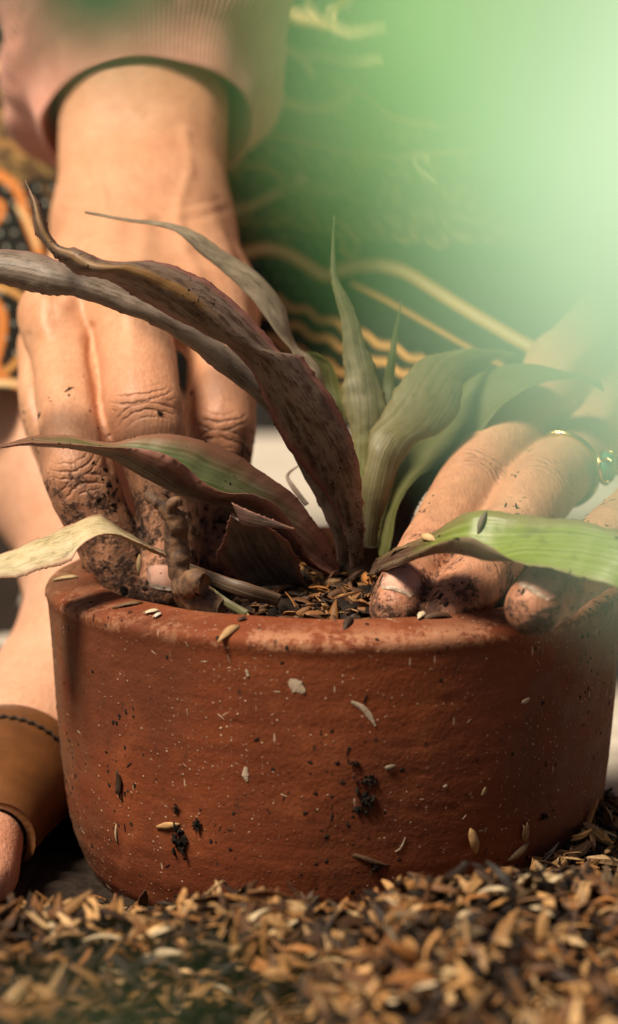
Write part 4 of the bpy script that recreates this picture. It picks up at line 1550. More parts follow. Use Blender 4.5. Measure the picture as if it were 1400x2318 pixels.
def leaf_mesh(rows, n=150, m=17, thick=0.0007, wave=0.0, teeth=0.0, plus_up=False, seed=0, gutter=None, roll=0.0):
    """rows (base to tip): (e1, mid, e2) world points; returns V, F, attrs. side 0 = upper face, 1 = lower face"""
    rows = np.array(rows, float)                       # (k,3,3)
    k = len(rows)
    # even spacing along the middle line
    R = catmull(rows.reshape(k, 9), n * 3).reshape(-1, 3, 3)
    L = np.concatenate([[0], np.cumsum(np.linalg.norm(np.diff(R[:, 1], axis=0), axis=1))])
    s = np.linspace(0, L[-1], n)
    R = np.stack([np.stack([np.interp(s, L, R[:, a, b]) for b in range(3)], -1) for a in range(3)], 1)
    sdir_ = R[:, 2] - R[:, 0]
    wl_ = np.linalg.norm(sdir_, axis=1, keepdims=True)
    sdir_ = sdir_ / np.maximum(wl_, 1e-9)
    for e_, sg_ in ((0, -1), (2, 1)):
        qq = np.stack([s, np.full(n, 3.1 * e_ + seed), np.full(n, 0.5)], -1)
        rag = 0.00055 * vnoise(qq, 110, seed + 11) + 0.00022 * vnoise(qq, 420, seed + 12)
        R[:, e_] += sg_ * sdir_ * (rag * np.clip(wl_[:, 0] / 0.008, 0, 1))[:, None]
    v = np.linspace(-1, 1, m)
    l1, l0, l2 = v * (v - 1) / 2, 1 - v * v, v * (v + 1) / 2
    S = R[:, None, 0] * l1[None, :, None] + R[:, None, 1] * l0[None, :, None] + R[:, None, 2] * l2[None, :, None]
    du = np.gradient(S, axis=0)
    dv = np.gradient(S, axis=1)
    Nn = np.cross(du, dv)
    ln = np.linalg.norm(Nn, axis=-1, keepdims=True)
    Nn = Nn / np.maximum(ln, 1e-12)
    width = np.linalg.norm(R[:, 2] - R[:, 0], axis=1)
    f = s / L[-1]
    q = np.stack([np.repeat(s[:, None], m, 1), 0 * S[..., 0] + seed, 0 * S[..., 0]], -1).reshape(-1, 3)
    wv = (vnoise(q, 70, seed + 3).reshape(n, m) * np.sign(v)[None] + vnoise(q, 45, seed + 5).reshape(n, m)) * (np.abs(v)[None] ** 2)
    S = S + Nn * (wave * wv * np.clip(width / 0.012, 0.1, 1)[:, None])[..., None]
    # rubbed, uneven surface
    S = S + Nn * (0.00022 * fbm(S.reshape(-1, 3), 200, seed, 3).reshape(n, m))[..., None] * np.clip(width / 0.006, 0, 1)[:, None, None]
    if teeth > 0:
        sd_ = R[:, 2] - R[:, 0]
        sd_ /= np.maximum(np.linalg.norm(sd_, axis=1, keepdims=True), 1e-9)
        for edge, sg in ((0, -1), (m - 1, 1)):
            tz = rng.random(n) ** 3 * teeth * (rng.random(n) < 0.5)
            S[:, edge] += sg * sd_ * tz[:, None]
    th_ = thick * (1 - 0.75 * np.abs(v) ** 3)[None, :, None] * np.clip(width / 0.004, 0.15, 1)[:, None, None]
    A = S + Nn * th_ / 2
    Bk = S - Nn * th_ / 2
    V = np.concatenate([A.reshape(-1, 3), Bk.reshape(-1, 3)])
    nn = n * m
    F = grid_faces(n, m)
    rim_ = np.array([i * m for i in range(n)] + [(n - 1) * m + j for j in range(1, m)] + [i * m + m - 1 for i in range(n - 2, -1, -1)] + [j for j in range(m - 2, 0, -1)])
    nx_ = np.roll(rim_, -1)
    Fs = [np.concatenate([F, F[:, ::-1] + nn, np.stack([rim_, rim_ + nn, nx_ + nn, nx_], -1)])]
    uu = np.repeat(s[:, None], m, 1) + seed * 0.37
    vv = 0.5 * width[:, None] * v[None]
    luv = np.stack([uu, vv, np.repeat(f[:, None], m, 1)], -1).reshape(-1, 3)
    sp, sm_ = (0.0, 1.0) if plus_up else (1.0, 0.0)
    return V, Fs, {"luv": np.concatenate([luv, luv]), "lv": np.tile(np.tile(v, n), 2),
                   "side": np.concatenate([np.full(nn, sp), np.full(nn, sm_)])}


def rows2(rows, Ys, sag, tilt=0.0):
    """rows (x1,y1,x2,y2) with depths; the middle bulges by sag metres (negative: towards the viewer)"""
    out = []
    k = len(rows)
    Ys = np.interp(np.linspace(0, 1, k), np.linspace(0, 1, len(Ys)), Ys)
    sag = np.interp(np.linspace(0, 1, k), np.linspace(0, 1, len(sag)), sag) if hasattr(sag, '__len__') else np.full(k, sag)
    for (x1, y1, x2, y2), Y, sg in zip(rows, Ys, sag):
        a, b = at(x1, y1, Y + tilt), at(x2, y2, Y - tilt)
        w = np.linalg.norm(b - a)
        mid_ = (a + b) / 2
        mid_ = mid_ + np.array([0, 1, -0.15]) * sg * min(1, w / 0.010)
        out.append((a, mid_, b))
    return out


def rows3(rows, Yf, Ym, Yn):
    k = len(rows)
    it = lambda q: np.interp(np.linspace(0, 1, k), np.linspace(0, 1, len(q)), q)
    return [(at(a, b, f), at(c, d, m_), at(e, g, n_)) for (a, b, c, d, e, g), f, m_, n_ in zip(rows, it(Yf), it(Ym), it(Yn))]


PURPLE = ((0.045, 0.021, 0.011), (0.078, 0.038, 0.021))
PINK = (0.40, 0.150, 0.135)
GREENU = ((0.120, 0.135, 0.030), (0.095, 0.125, 0.032))
m_leafA = mat_leaf("purple_scurfy_leaf", GREENU, PURPLE, (0.30, 0.105, 0.085), dustc=(0.21, 0.148, 0.106), dust=0.74, tipc=(0.13, 0.070, 0.030), blotch=0.72, translucent=0.04, dry=(0.05, 0.56))
m_leafA2 = mat_leaf("grey_scurfy_leaf", GREENU, ((0.12, 0.090, 0.062), (0.16, 0.120, 0.085)), (0.27, 0.15, 0.12), dustc=(0.26, 0.195, 0.148), dust=0.80, tipc=(0.34, 0.21, 0.18), blotch=0.45, translucent=0.04)
m_leafC = mat_leaf("pale_grey_leaf", ((0.16, 0.15, 0.07), (0.20, 0.165, 0.10)), ((0.20, 0.17, 0.10), (0.24, 0.19, 0.125)), (0.32, 0.26, 0.17), dustc=(0.44, 0.36, 0.24), dust=0.75, tipc=(0.16, 0.12, 0.075), blotch=0.15, translucent=0.08)
m_leafD = mat_leaf("grey_green_leaf", ((0.26, 0.30, 0.06), (0.15, 0.145, 0.075)), ((0.24, 0.27, 0.07), (0.15, 0.14, 0.075)), (0.23, 0.19, 0.085), dustc=(0.30, 0.27, 0.12), dust=0.34, blotch=0.22, translucent=0.15)
m_leafF = mat_leaf("dusky_green_leaf", ((0.18, 0.17, 0.05), (0.135, 0.125, 0.045)), ((0.16, 0.14, 0.060), (0.150, 0.135, 0.050)), (0.17, 0.14, 0.06), dustc=(0.24, 0.205, 0.095), dust=0.30, blotch=0.35, translucent=0.10)
m_leafG = mat_leaf("bright_green_leaf", ((0.30, 0.38, 0.040), (0.30, 0.36, 0.070)), ((0.16, 0.18, 0.04), (0.16, 0.17, 0.05)), (0.20, 0.19, 0.05), dust=0.15, blotch=0.12, translucent=0.42)
m_leafI = mat_leaf("wine_leaf_green_inside", ((0.16, 0.060, 0.040), (0.080, 0.115, 0.026)), ((0.085, 0.026, 0.017), (0.050, 0.021, 0.013)), (0.34, 0.140, 0.095), dust=0.16, tipc=(0.20, 0.090, 0.05), blotch=0.4, translucent=0.06, rough=0.42)
m_leafH = mat_leaf("fresh_green_low_leaf", ((0.085, 0.040, 0.022), (0.21, 0.30, 0.030)), ((0.13, 0.080, 0.055), (0.19, 0.13, 0.085)), (0.22, 0.16, 0.075), dust=0.30, blotch=0.35, translucent=0.12, rough=0.40, grad=(0.27, 0.50))
m_leafJ = mat_leaf("dried_pale_leaf", ((0.30, 0.21, 0.09), (0.58, 0.47, 0.20)), ((0.28, 0.18, 0.10), (0.56, 0.44, 0.22)), (0.44, 0.20, 0.13), dustc=(0.72, 0.62, 0.40), dust=0.5, tipc=(0.66, 0.55, 0.32), blotch=0.5, translucent=0.10)
m_leafK = mat_leaf("torn_grey_leaf", ((0.085, 0.040, 0.024), (0.075, 0.045, 0.030)), ((0.115, 0.090, 0.064), (0.13, 0.10, 0.072)), (0.30, 0.105, 0.070), dust=0.55, blotch=0.45, translucent=0.03)
m_leafM = mat_leaf("dead_brown_leaf", ((0.055, 0.028, 0.014), (0.075, 0.038, 0.018)), ((0.055, 0.028, 0.014), (0.10, 0.050, 0.022)), (0.13, 0.06, 0.028), dust=0.15, blotch=0.5, translucent=0.0)


def leaf(rows, mat, label=None, **kw):
    V, F, A = leaf_mesh(rows, **kw)
    o = obj("leaf", V, F, mat, plant, attrs=A)
    if label:
        o["label"] = label
    return o, V, F


leafA, LAV, LAF = leaf(rows2([(822, 1285, 796, 1290), (824, 1200, 785, 1215), (822, 1120, 755, 1140), (815, 1040, 705, 1062), (795, 975, 662, 998),
            (765, 928, 622, 935), (718, 858, 578, 868), (686, 808, 540, 822), (640, 800, 495, 782), (592, 752, 450, 756), (545, 695, 398, 724),
            (490, 650, 340, 692), (420, 612, 285, 664), (350, 590, 230, 642), (292, 592, 200, 636), (240, 584, 172, 622), (190, 560, 150, 600),
            (142, 553, 122, 578), (118, 530, 96, 546), (105, 500, 79, 515), (88, 458, 73, 470), (72, 432, 67, 438), (58, 408, 57, 410)],
           [-.010, -.020, -.027, -.031, -.033, -.034, -.032, -.028], [-.002, -.006, -.008, -.009, -.008, -.003], .000),
     m_leafA, "large purple-brown leaf arching left with a dry curled tip", wave=.0010, teeth=.0005, seed=1)
leaf(rows2([(800, 1285, 768, 1288), (797, 1200, 756, 1215), (770, 1110, 722, 1135), (722, 1020, 668, 1040), (668, 940, 602, 945), (610, 872, 538, 872),
            (545, 805, 470, 816), (470, 752, 398, 766), (390, 700, 328, 727), (310, 655, 244, 692), (225, 618, 172, 670), (150, 590, 110, 667),
            (80, 567, 50, 658), (0, 562, -10, 642), (-110, 570, -110, 640), (-260, 612, -260, 640), (-330, 650, -330, 654)],
           [-.007, -.014, -.021, -.024, -.022, -.016, -.010], [-.002, -.004, -.0045, -.004, -.004], .002),
     m_leafA2, "long dusty grey leaf reaching out of the frame at the left", wave=.0007, teeth=.0005, seed=2)
leaf(rows2([(800, 1160, 770, 1160), (778, 1030, 735, 1035), (748, 915, 700, 912), (742, 880, 682, 875), (728, 842, 665, 842), (702, 808, 660, 812), (678, 792, 655, 796),
            (666, 768, 632, 768), (659, 730, 602, 722), (650, 695, 566, 672), (612, 642, 516, 622), (552, 592, 452, 574), (480, 547, 392, 527),
            (400, 511, 335, 509), (300, 496, 272, 498), (195, 480, 192, 482)], [.006, .014, .018, .020, .018, .014], [.000, -.001, -.001], .0035),
     m_leafC, "narrow pale grey leaf with a long thin tip over the wrist", wave=.0009, teeth=.0002, seed=3)
leaf(rows2([(805, 1130, 775, 1130), (792, 1010, 740, 1005), (780, 930, 712, 905), (772, 880, 700, 860), (752, 828, 690, 818), (722, 803, 684, 800), (700, 797, 690, 796)],
           [.018, .025, .028], .003), m_leafG, "small olive leaf curling behind the purple leaf", wave=.0004, seed=4)
leaf(rows2([(845, 1240, 815, 1240), (850, 1100, 806, 1100), (863, 985, 797, 1000), (873, 922, 783, 932), (868, 886, 778, 885), (850, 830, 784, 848), (832, 786, 780, 800),
            (812, 726, 775, 726), (790, 676, 761, 670), (768, 630, 751, 622), (759, 560, 752, 560), (758, 488, 757, 488)], [.004, .012, .018, .020], -.0018),
     m_leafD, "upright pointed grey-green leaf at the centre", wave=.0005, teeth=.0003, seed=5)
leaf(rows2([(885, 1100, 860, 1100), (890, 960, 868, 960), (893, 905, 871, 912), (895, 862, 866, 872), (897, 800, 878, 812), (902, 750, 892, 752), (912, 678, 910, 680)],
           [.02, .03, .034], -.001), m_leafG, "small thin upright green leaf behind the centre", wave=.0004, seed=6)
leaf(rows2([(848, 1280, 822, 1280), (862, 1175, 820, 1175), (884, 1110, 822, 1092), (908, 1050, 828, 1022), (940, 1004, 842, 980), (986, 984, 870, 940),
            (1022, 950, 893, 892), (1040, 906, 925, 846), (1046, 868, 965, 812), (1060, 842, 1008, 796), (1090, 824, 1060, 787), (1130, 812, 1115, 788), (1170, 802, 1168, 798)],
           [-.006, -.008, -.004, .004, .012, .022, .034, .05], [-.001, -.003, -.003, -.002]),
     m_leafF, "dusky green leaf arching to the right of the centre", wave=.0006, teeth=.0003, seed=7)
leaf(rows2([(872, 1262, 850, 1262), (905, 1155, 866, 1155), (948, 1085, 884, 1092), (1012, 1042, 905, 1042), (1076, 1002, 935, 1006), (1132, 938, 985, 975), (1192, 886, 1030, 900),
            (1250, 862, 1062, 856), (1300, 856, 1110, 830), (1340, 862, 1190, 816), (1372, 880, 1350, 850)], [.004, .014, .022, .028, .032, .032], -.001, -.006),
     m_leafG, "broad bright green leaf leaning right over the hand", wave=.0010, teeth=.0003, seed=8)
leaf(rows2([(905, 1262, 868, 1250), (938, 1160, 900, 1140), (985, 1092, 948, 1070), (1046, 1048, 1020, 1030), (1075, 1020, 1070, 1018)], [.008, .02, .026], .002),
     m_leafM, "dark lower leaf beneath the green leaf", wave=.0004, teeth=.0006, seed=9)
leafH, LHV, LHF = leaf(rows3([(850, 1264, 838, 1296, 832, 1304), (905, 1238, 890, 1280, 892, 1272), (958, 1214, 945, 1260, 952, 1246), (1008, 1188, 1000, 1248, 1006, 1224),
            (1060, 1162, 1058, 1252, 1060, 1216), (1128, 1157, 1115, 1262, 1102, 1236), (1200, 1170, 1185, 1250, 1165, 1268), (1272, 1182, 1248, 1252, 1225, 1286),
            (1342, 1190, 1320, 1258, 1300, 1304), (1425, 1208, 1402, 1278, 1380, 1328), (1540, 1262, 1520, 1330, 1500, 1390), (1650, 1400, 1645, 1420, 1640, 1430)],
           [-.014, -.044, -.050, -.054, -.058, -.061, -.066, -.072, -.078, -.084, -.09, -.096], [-.020, -.050, -.058, -.063, -.067, -.070, -.074, -.079, -.084, -.09, -.094, -.098], [-.024, -.053, -.063, -.069, -.073, -.075, -.079, -.083, -.088, -.093, -.096, -.099]),
     m_leafH, "low leaf bending right towards the viewer, green with a grey folded edge", wave=.0004, teeth=.0003, seed=10, plus_up=False)
leafI, LIV, LIF = leaf(rows3([(778, 1296, 758, 1304, 752, 1300), (748, 1240, 702, 1274, 706, 1264), (706, 1172, 645, 1230, 668, 1198), (662, 1118, 585, 1184, 632, 1152),
            (602, 1075, 520, 1152, 572, 1117), (540, 1030, 455, 1127, 508, 1108), (475, 1000, 400, 1110, 452, 1084), (400, 983, 345, 1087, 400, 1040),
            (330, 985, 295, 1060, 342, 1018), (265, 1000, 250, 1036, 285, 1013), (215, 998, 205, 1021, 225, 1011), (150, 985, 150, 1011, 155, 1004), (95, 985, 90, 1007, 95, 1001),
            (50, 992, 50, 1006, 50, 1004), (-12, 1012, -12, 1014, -12, 1014)],
           [-.010, -.022, -.028, -.028, -.026], [-.014, -.030, -.037, -.036, -.030], [-.017, -.036, -.044, -.042, -.031]),
     m_leafI, "wine-red gutter leaf, green inside, lying low to the left", wave=.0005, teeth=.0004, seed=11, plus_up=True)
leaf(rows2([(470, 1325, 450, 1340), (425, 1282, 415, 1296), (382, 1252, 375, 1268), (335, 1232, 322, 1246), (290, 1204, 276, 1226), (252, 1174, 236, 1220), (221, 1157, 186, 1240),
            (150, 1178, 158, 1270), (90, 1203, 98, 1285), (30, 1238, 38, 1298), (-30, 1266, -24, 1300), (-70, 1290, -68, 1304)],
           [-.034, -.036, -.038, -.042, -.046], [.001, .001, -.001, -.001], .0055), m_leafJ, "dried pale yellow leaf bent down over the rim", wave=.0010, teeth=.0005, seed=12)
leaf(rows2([(700, 1320, 560, 1330), (672, 1262, 515, 1290), (650, 1215, 488, 1262), (612, 1190, 500, 1222), (580, 1182, 508, 1196), (548, 1180, 520, 1165)],
           [-.024, -.034, -.038, -.040], [.004, .006, .003]), m_leafK, "torn grey leaf stump in front of the soil", wave=.0012, teeth=.0008, seed=13, n=80)
leaf(rows2([(548, 1188, 527, 1141), (582, 1192, 572, 1160), (622, 1195, 620, 1178), (668, 1199, 666, 1196)], [-.041, -.043, -.044], -.001),
     m_leafI, "pointed reddish flap of the torn leaf", wave=.0006, teeth=.0005, seed=14, n=60)
leaf(rows2([(395, 1262, 398, 1282), (450, 1282, 446, 1306), (510, 1304, 498, 1332), (570, 1322, 555, 1354), (640, 1345, 628, 1372)], [-.030, -.040, -.046, -.044], -.001),
     m_leafM, "dead brown leaf strip half buried in the soil", wave=.0008, seed=15, n=70)
leaf(rows2([(470, 1322, 462, 1334), (510, 1350, 500, 1366), (565, 1382, 552, 1396)], [-.044, -.050, -.053], -.0005), m_leafF, "short green leaf remnant near the pot rim", seed=16, n=40)
leaf(rows2([(700, 1140, 690, 1146), (668, 1098, 658, 1104), (656, 1076, 648, 1074), (682, 1052, 680, 1050)], [.0, .004, .006], 0.0), m_leafM, "thin curled dark leaf tip behind the low leaf", seed=17, n=40, m=7)
# short hidden stem
b0 = at(812, 1320, -0.006)
V, F = tube([b0 + [0, 0, -.012], b0, b0 + [0.001, 0, .010]], [.006, .0065, .004], 14)
obj("stem", V, F, m_leafM, plant)

# dust, soil and husk bits on leaves
def stick_leaf(V, Fs, o, n, s0, s1, seed):
    Fq = Fs[0]
    N = vnormals(V, Fq)
    w = face_w(V, N) * (np.clip(vnoise(V, 150, seed) + .1, 0, 1) ** 2 + .02)
    c = stick("soil_crumbs", V, N, w, n, s0, s1, o)
    return c


stick_leaf(LAV, LAF, leafA, 420, .00010, .00042, 5)
stick_leaf(LIV, LIF, leafI, 160, .00010, .0005, 6)
stick_leaf(LHV, LHF, leafH, 90, .00010, .0006, 7)

# dry crooked stalk lying in front of the fingers
st_rows = [(343, 1120, -.044, 1.3), (352, 1130, -.046, 1.5), (372, 1146, -.047, 1.7), (392, 1172, -.047, 2.1), (400, 1220, -.047, 2.2), (404, 1270, -.047, 2.4),
           (410, 1312, -.047, 3.0), (432, 1346, -.047, 4.0), (468, 1366, -.048, 3.6), (505, 1378, -.050, 2.6)]
pts, rad_ = R3(st_rows)
q = catmull(np.column_stack([pts, rad_]), 90)
V, F = tube(q[:, :3], q[:, 3], 20)
V = V + (0.0009 * fbm(V, 260, 12, 4))[:, None] * vnormals(V, F[0])
m_stalk = mat_plain("dry_stalk", (0.040, 0.020, 0.012), (0.22, 0.115, 0.058), 300, 0.7, 0.0007)
stalk = empty("dry_stalk", tuple(pts[-1]))
tag(stalk, "crooked dead brown stalk standing in front of the fingers inside the rim", "stalk")
obj("stem", V, F, m_stalk, stalk)
pts, rad_ = R3([(394, 1178, -.047, 1.9), (386, 1158, -.048, 1.6), (390, 1140, -.049, 1.4), (402, 1134, -.049, 1.1), (406, 1146, -.049, .8)])
q = catmull(np.column_stack([pts, rad_]), 30)
V, F = tube(q[:, :3], q[:, 3], 12)
obj("hook", V, F, m_stalk, stalk)
pts, rad_ = R3([(425, 1335, -.049, 3.0), (445, 1318, -.052, 3.4), (462, 1322, -.053, 2.6)])
q = catmull(np.column_stack([pts, rad_]), 16)
V, F = tube(q[:, :3], q[:, 3], 14)
V = V + (0.0008 * fbm(V, 320, 4, 3))[:, None] * vnormals(V, F[0])
obj("knot", V, F, m_stalk, stalk)
lap('plant')

# ------------------------------------------------------------------ bits stuck to the pot and lying on its rim
def husk_at(P, N, ang, scale, shape, colr, name, label, group=None, cat="husk"):
    N = N / np.linalg.norm(N)
    t = np.cross(N, np.array([0.0, 0.0, 1.0]) if abs(N[2]) < 0.9 else np.array([0, 1.0, 0]))
    t /= np.linalg.norm(t)
    b = np.cross(N, t)
    x = t * math.cos(ang) + b * math.sin(ang)
    y = np.cross(N, x)
    sv, sf = shape
    V = sv * scale
    me = mesh_data(name, V, sf, m_husk, True, {"col": np.tile(np.array([*colr, 1.0]), (len(V), 1))})
    o = link(name, me)
    o.matrix_world = Matrix(((x[0], y[0], N[0], P[0]), (x[1], y[1], N[1], P[1]), (x[2], y[2], N[2], P[2]), (0, 0, 0, 1)))
    tag(o, label, cat, group)
    return o


TAN, DARKB, PALEH = (0.50, 0.29, 0.12), (0.09, 0.045, 0.022), (0.70, 0.55, 0.36)
SPOTS = [(272, 1768, 1.45, 0.95, 5, (0.05, 0.026, 0.014), "dark husk stuck upright to the lower left pot wall"),
         (382, 1868, 0.25, .95, 1, TAN, "tan husk above the black soil clump on the pot wall"),
         (840, 1948, -0.42, 1.15, 4, DARKB, "thin black stick slanting on the lower middle pot wall"),
         (1072, 1905, 1.9, 1.0, 0, TAN, "single tan husk stuck to the lower right pot wall"),
         (1188, 1885, -1.4, .9, 3, (0.36, 0.20, 0.09), "short brown husk on the pot wall above the right mulch"),
         (1172, 1930, 0.5, .95, 0, (0.30, 0.18, 0.09), "split husk just above the mulch at the right"),
         (518, 1432, 0.9, 1.0, 0, (0.46, 0.27, 0.12), "brown husk hanging over the rim front left of centre"),
         (838, 1765, 0.15, .8, 6, (0.05, 0.03, 0.02), "dark bark flake on the middle of the pot wall"),
         (265, 1888, 1.5, .55, 4, (0.46, 0.36, 0.22), "thin straw sliver on the lower left pot wall"),
         (1190, 1585, 0.4, .45, 3, (0.30, 0.2, 0.13), "small brown flake below the right fingertip"),
         (885, 1735, 0.3, .45, 3, (0.20, 0.15, 0.10), "grey chip on the middle pot wall"),
         (1095, 1790, 1.3, .40, 3, (0.26, 0.16, 0.08), "tiny brown chip on the right pot wall")]
for (px, py, ang, sc_, sh, cl_, lab) in SPOTS:
    P, N = hit_pot(px, py)
    husk_at(P + N * 0.0004, N, ang, sc_, HUSKS[sh], cl_, "rice_husk", lab)
RIM = [(955, 1396, 1.3, .85, 0, PALEH, "pale split husk lying on the rim between the right fingertips"),
       (990, 1398, 0.35, .95, 2, DARKB, "dark curled husk on the rim beside the right middle fingertip"),
       (345, 1388, 0.3, .65, 3, PALEH, "pale round husk flake on the rim at the left"),
       (358, 1396, 0.9, .5, 3, (0.66, 0.58, 0.48), "whitish husk flake on the rim at the left"),
       (290, 1372, 0.05, .95, 1, (0.16, 0.09, 0.04), "dark slender husk on the inner rim at the left"),
       (490, 1380, 0.2, 1.0, 2, (0.40, 0.27, 0.13), "tan husk on the inner rim below the dry stalk"),
       (870, 1398, -0.3, .75, 0, (0.60, 0.45, 0.30), "pale husk under the first right fingertip"),
       (150, 1312, -0.4, .95, 1, (0.46, 0.33, 0.17), "long tan husk on the far left of the rim"),
       (788, 1412, 1.35, .85, 2, (0.05, 0.03, 0.02), "black curled husk hanging over the rim at the centre"),
       (735, 1398, -0.2, .75, 0, (0.40, 0.25, 0.12), "brown husk on the inner rim at the centre"),
       (550, 1404, 0.6, .45, 3, (0.05, 0.03, 0.02), "small black flake on the rim left of centre")]
for (px, py, ang, sc_, sh, cl_, lab) in RIM:
    P, N = hit_pot(px, py)
    if N[2] < 0.2:
        N = np.array([0, -0.35, 1.0])
    husk_at(P + N * 0.0006, N, ang, sc_, HUSKS[sh], cl_, "rice_husk", lab)


def hit_leaf(V, F, px, py):
    b = BVHTree.FromPolygons(V.tolist(), F[0].tolist())
    h, n_, _, _ = b.ray_cast(Vector(CAM), ray(px, py))
    if h is None:
        return None, None
    n_ = np.array(n_)
    return np.array(h), (n_ if n_ @ np.array(ray(px, py)) < 0 else -n_)


for (px, py, ang, sc_, sh, cl_, lab) in [(970, 1218, 0.0, .85, 0, (0.62, 0.42, 0.20), "clean tan husk lying on the low right leaf"),
                                         (1092, 1184, 1.5, .75, 2, (0.16, 0.13, 0.09), "grey seed husk standing on the low right leaf"),
                                         (905, 1246, 0.5, .9, 4, (0.20, 0.12, 0.06), "brown straw at the foot of the low right leaf")]:
    P, N = hit_leaf(LHV, LHF, px, py)
    if P is not None:
        husk_at(P + N * 0.0006, N, ang, sc_, HUSKS[sh], cl_, "rice_husk", lab)
for (px, py, Y, ang, sc_, cl_, lab) in [(315, 1278, -.014, 1.5, .7, (0.50, 0.34, 0.16), "pale straw husk between the left fingers")]:
    husk_at(at(px, py, Y), np.array([0, -1, .3]), ang, sc_, HUSKS[1], cl_, "rice_husk", lab)

# soil clumps on the wall: lumpy, each its own thing
for k, (px, py, sx_, sz_, lab) in enumerate([(412, 1905, .0024, .0032, "largest black soil clump on the lower left pot wall"),
                                            (828, 1818, .0022, .0020, "black soil clump on the middle of the pot wall"),
                                            (826, 1768, .0026, .0012, "flat soil clump above another on the pot wall"),
                                            (447, 1868, .0012, .0012, "small soil clump near the straw on the left wall"),
                                            (804, 1728, .0011, .0008, "small soil clump highest on the middle wall"),
                                            (850, 1965, .0010, .0010, "small soil clump below the black stick"),
                                            (400, 1832, .0008, .0009, "tiny brown pellet on the left pot wall"),
                                            (1232, 1848, .0012, .0009, "soil speck clump on the right pot wall")]):
    P, N = hit_pot(px, py)
    t = np.cross(N, [0, 0, 1.0])
    t /= np.linalg.norm(t)
    b = np.cross(N, t)
    m_ = 26
    pp = rng.normal(size=(m_, 2)) * 0.55
    Pc = pp[:, :1] * t * sx_ + pp[:, 1:] * b * sz_ + N * rng.uniform(0, .0006, (m_, 1))
    V, F, Cc = scatter(CRUMBS, Pc, euler_mats(rng.uniform(0, 6.28, m_), rng.uniform(0, 6, m_), rng.uniform(0, 6, m_)),
                       rng.uniform(.18, .55, m_) * min(sx_, sz_), crumb_cols(m_) * np.array([.6, .6, .6, 1]))
    o = obj("soil_clump", V, F, m_soilv, smooth=False, attrs={"col": Cc})
    o.location = P
    tag(o, lab, "soil clump")

# pale paint-like flakes and scratches on the wall
m_flake = mat_plain("pale_flake", (0.40, 0.29, 0.19), (0.56, 0.44, 0.32), 400, 0.8, 0.0002)


def flake_path(pix, wid, name, label, cat):
    mids, nor = [], []
    for (px, py) in pix:
        P, N = hit_pot(px, py)
        mids.append(P)
        nor.append(N)
    q = catmull(np.array(mids), 24)
    nn = catmull(np.array(nor), 24)
    nn /= np.linalg.norm(nn, axis=1, keepdims=True)
    tn = np.gradient(q, axis=0)
    sdv = np.cross(tn, nn)
    sdv /= np.linalg.norm(sdv, axis=1, keepdims=True)
    w = np.interp(np.linspace(0, 1, 24), np.linspace(0, 1, len(wid)), wid) * (0.7 + 0.5 * rng.random(24)) * 0.001
    L_, R_2 = q + sdv * w[:, None] + nn * .00012, q - sdv * w[:, None] + nn * .00012
    top_ = np.stack([L_, q + nn * .0003, R_2], 1).reshape(-1, 3)
    V = np.concatenate([top_, top_ - np.repeat(nn, 3, 0) * .0006])
    F = grid_faces(24, 3)
    o = obj(name, V, [F, F[:, ::-1] + 72], m_flake)
    tag(o, label, cat)


flake_path([(655, 1540), (672, 1553), (690, 1567)], [.8, 1.7, .5], "plant_flake", "pale papery flake on the upper middle of the pot wall", "flake")
flake_path([(795, 1588), (822, 1602), (838, 1622), (850, 1643)], [.3, .7, .6, .2], "root_fibre", "pale curved root fibre dried on the pot wall right of centre", "fibre")
flake_path([(558, 1735), (556, 1752), (560, 1768)], [.4, .9, .3], "plant_flake", "small pale flake on the middle left of the pot wall", "flake")
flake_path([(895, 1928), (908, 1918), (918, 1895)], [.15, .3, .15], "root_fibre", "thin pale root fibre low on the pot wall", "fibre")
flake_path([(1004, 1782), (1012, 1777)], [.45, .3], "plant_flake", "white seed-like flake on the right pot wall", "flake")
flake_path([(558, 1514), (562, 1530)], [.3, .35], "plant_flake", "tiny white flake near the top of the pot wall", "flake")
# fine grit all over the wall
pw = face_w(potV, vnormals(potV, potF) * 1.0)
NP = vnormals(potV, potF)
if (NP[potV[:, 2] > 0.03][:, :2] * potV[potV[:, 2] > 0.03][:, :2]).sum() < 0:
    NP = -NP
rr2 = np.hypot(potV[:, 0], potV[:, 1])
area = rr2 * ((rr2 > 0.064) & (potV[:, 2] > 0.004))
cl = np.clip(vnoise(potV, 75, 44) - 0.05, 0, 1) ** 1.5
w = area * face_w(potV, NP) * (cl + 0.03)
stick("soil_grit", potV, NP, w, 900, .00010, .0008, pot)
w = area * face_w(potV, NP) * (np.clip(vnoise(potV, 60, 91) + .1, 0, 1) + .05)
gc = np.ones((1500, 4))
gc[:, :3] = np.array([0.62, 0.45, 0.30]) * rng.uniform(.5, 1.1, (1500, 1))
stick("pale_grit", potV, NP, w, 1500, .00007, .00030, pot, cols=gc)
sl = husk_shape(0.0022, 0.00028, 0.00012, 0.0001, nst=4, nc=3, seed=9)
sl = (sl[0] * np.array([1, 1, 0.4]), sl[1])
gc = np.ones((260, 4))
gc[:, :3] = np.array([0.60, 0.45, 0.29]) * rng.uniform(.4, 1.1, (260, 1))
stick("straw_slivers", potV, NP, w, 260, .35, 1.3, pot, shapes=[sl], cols=gc, mat=m_husk, flat=1.0)

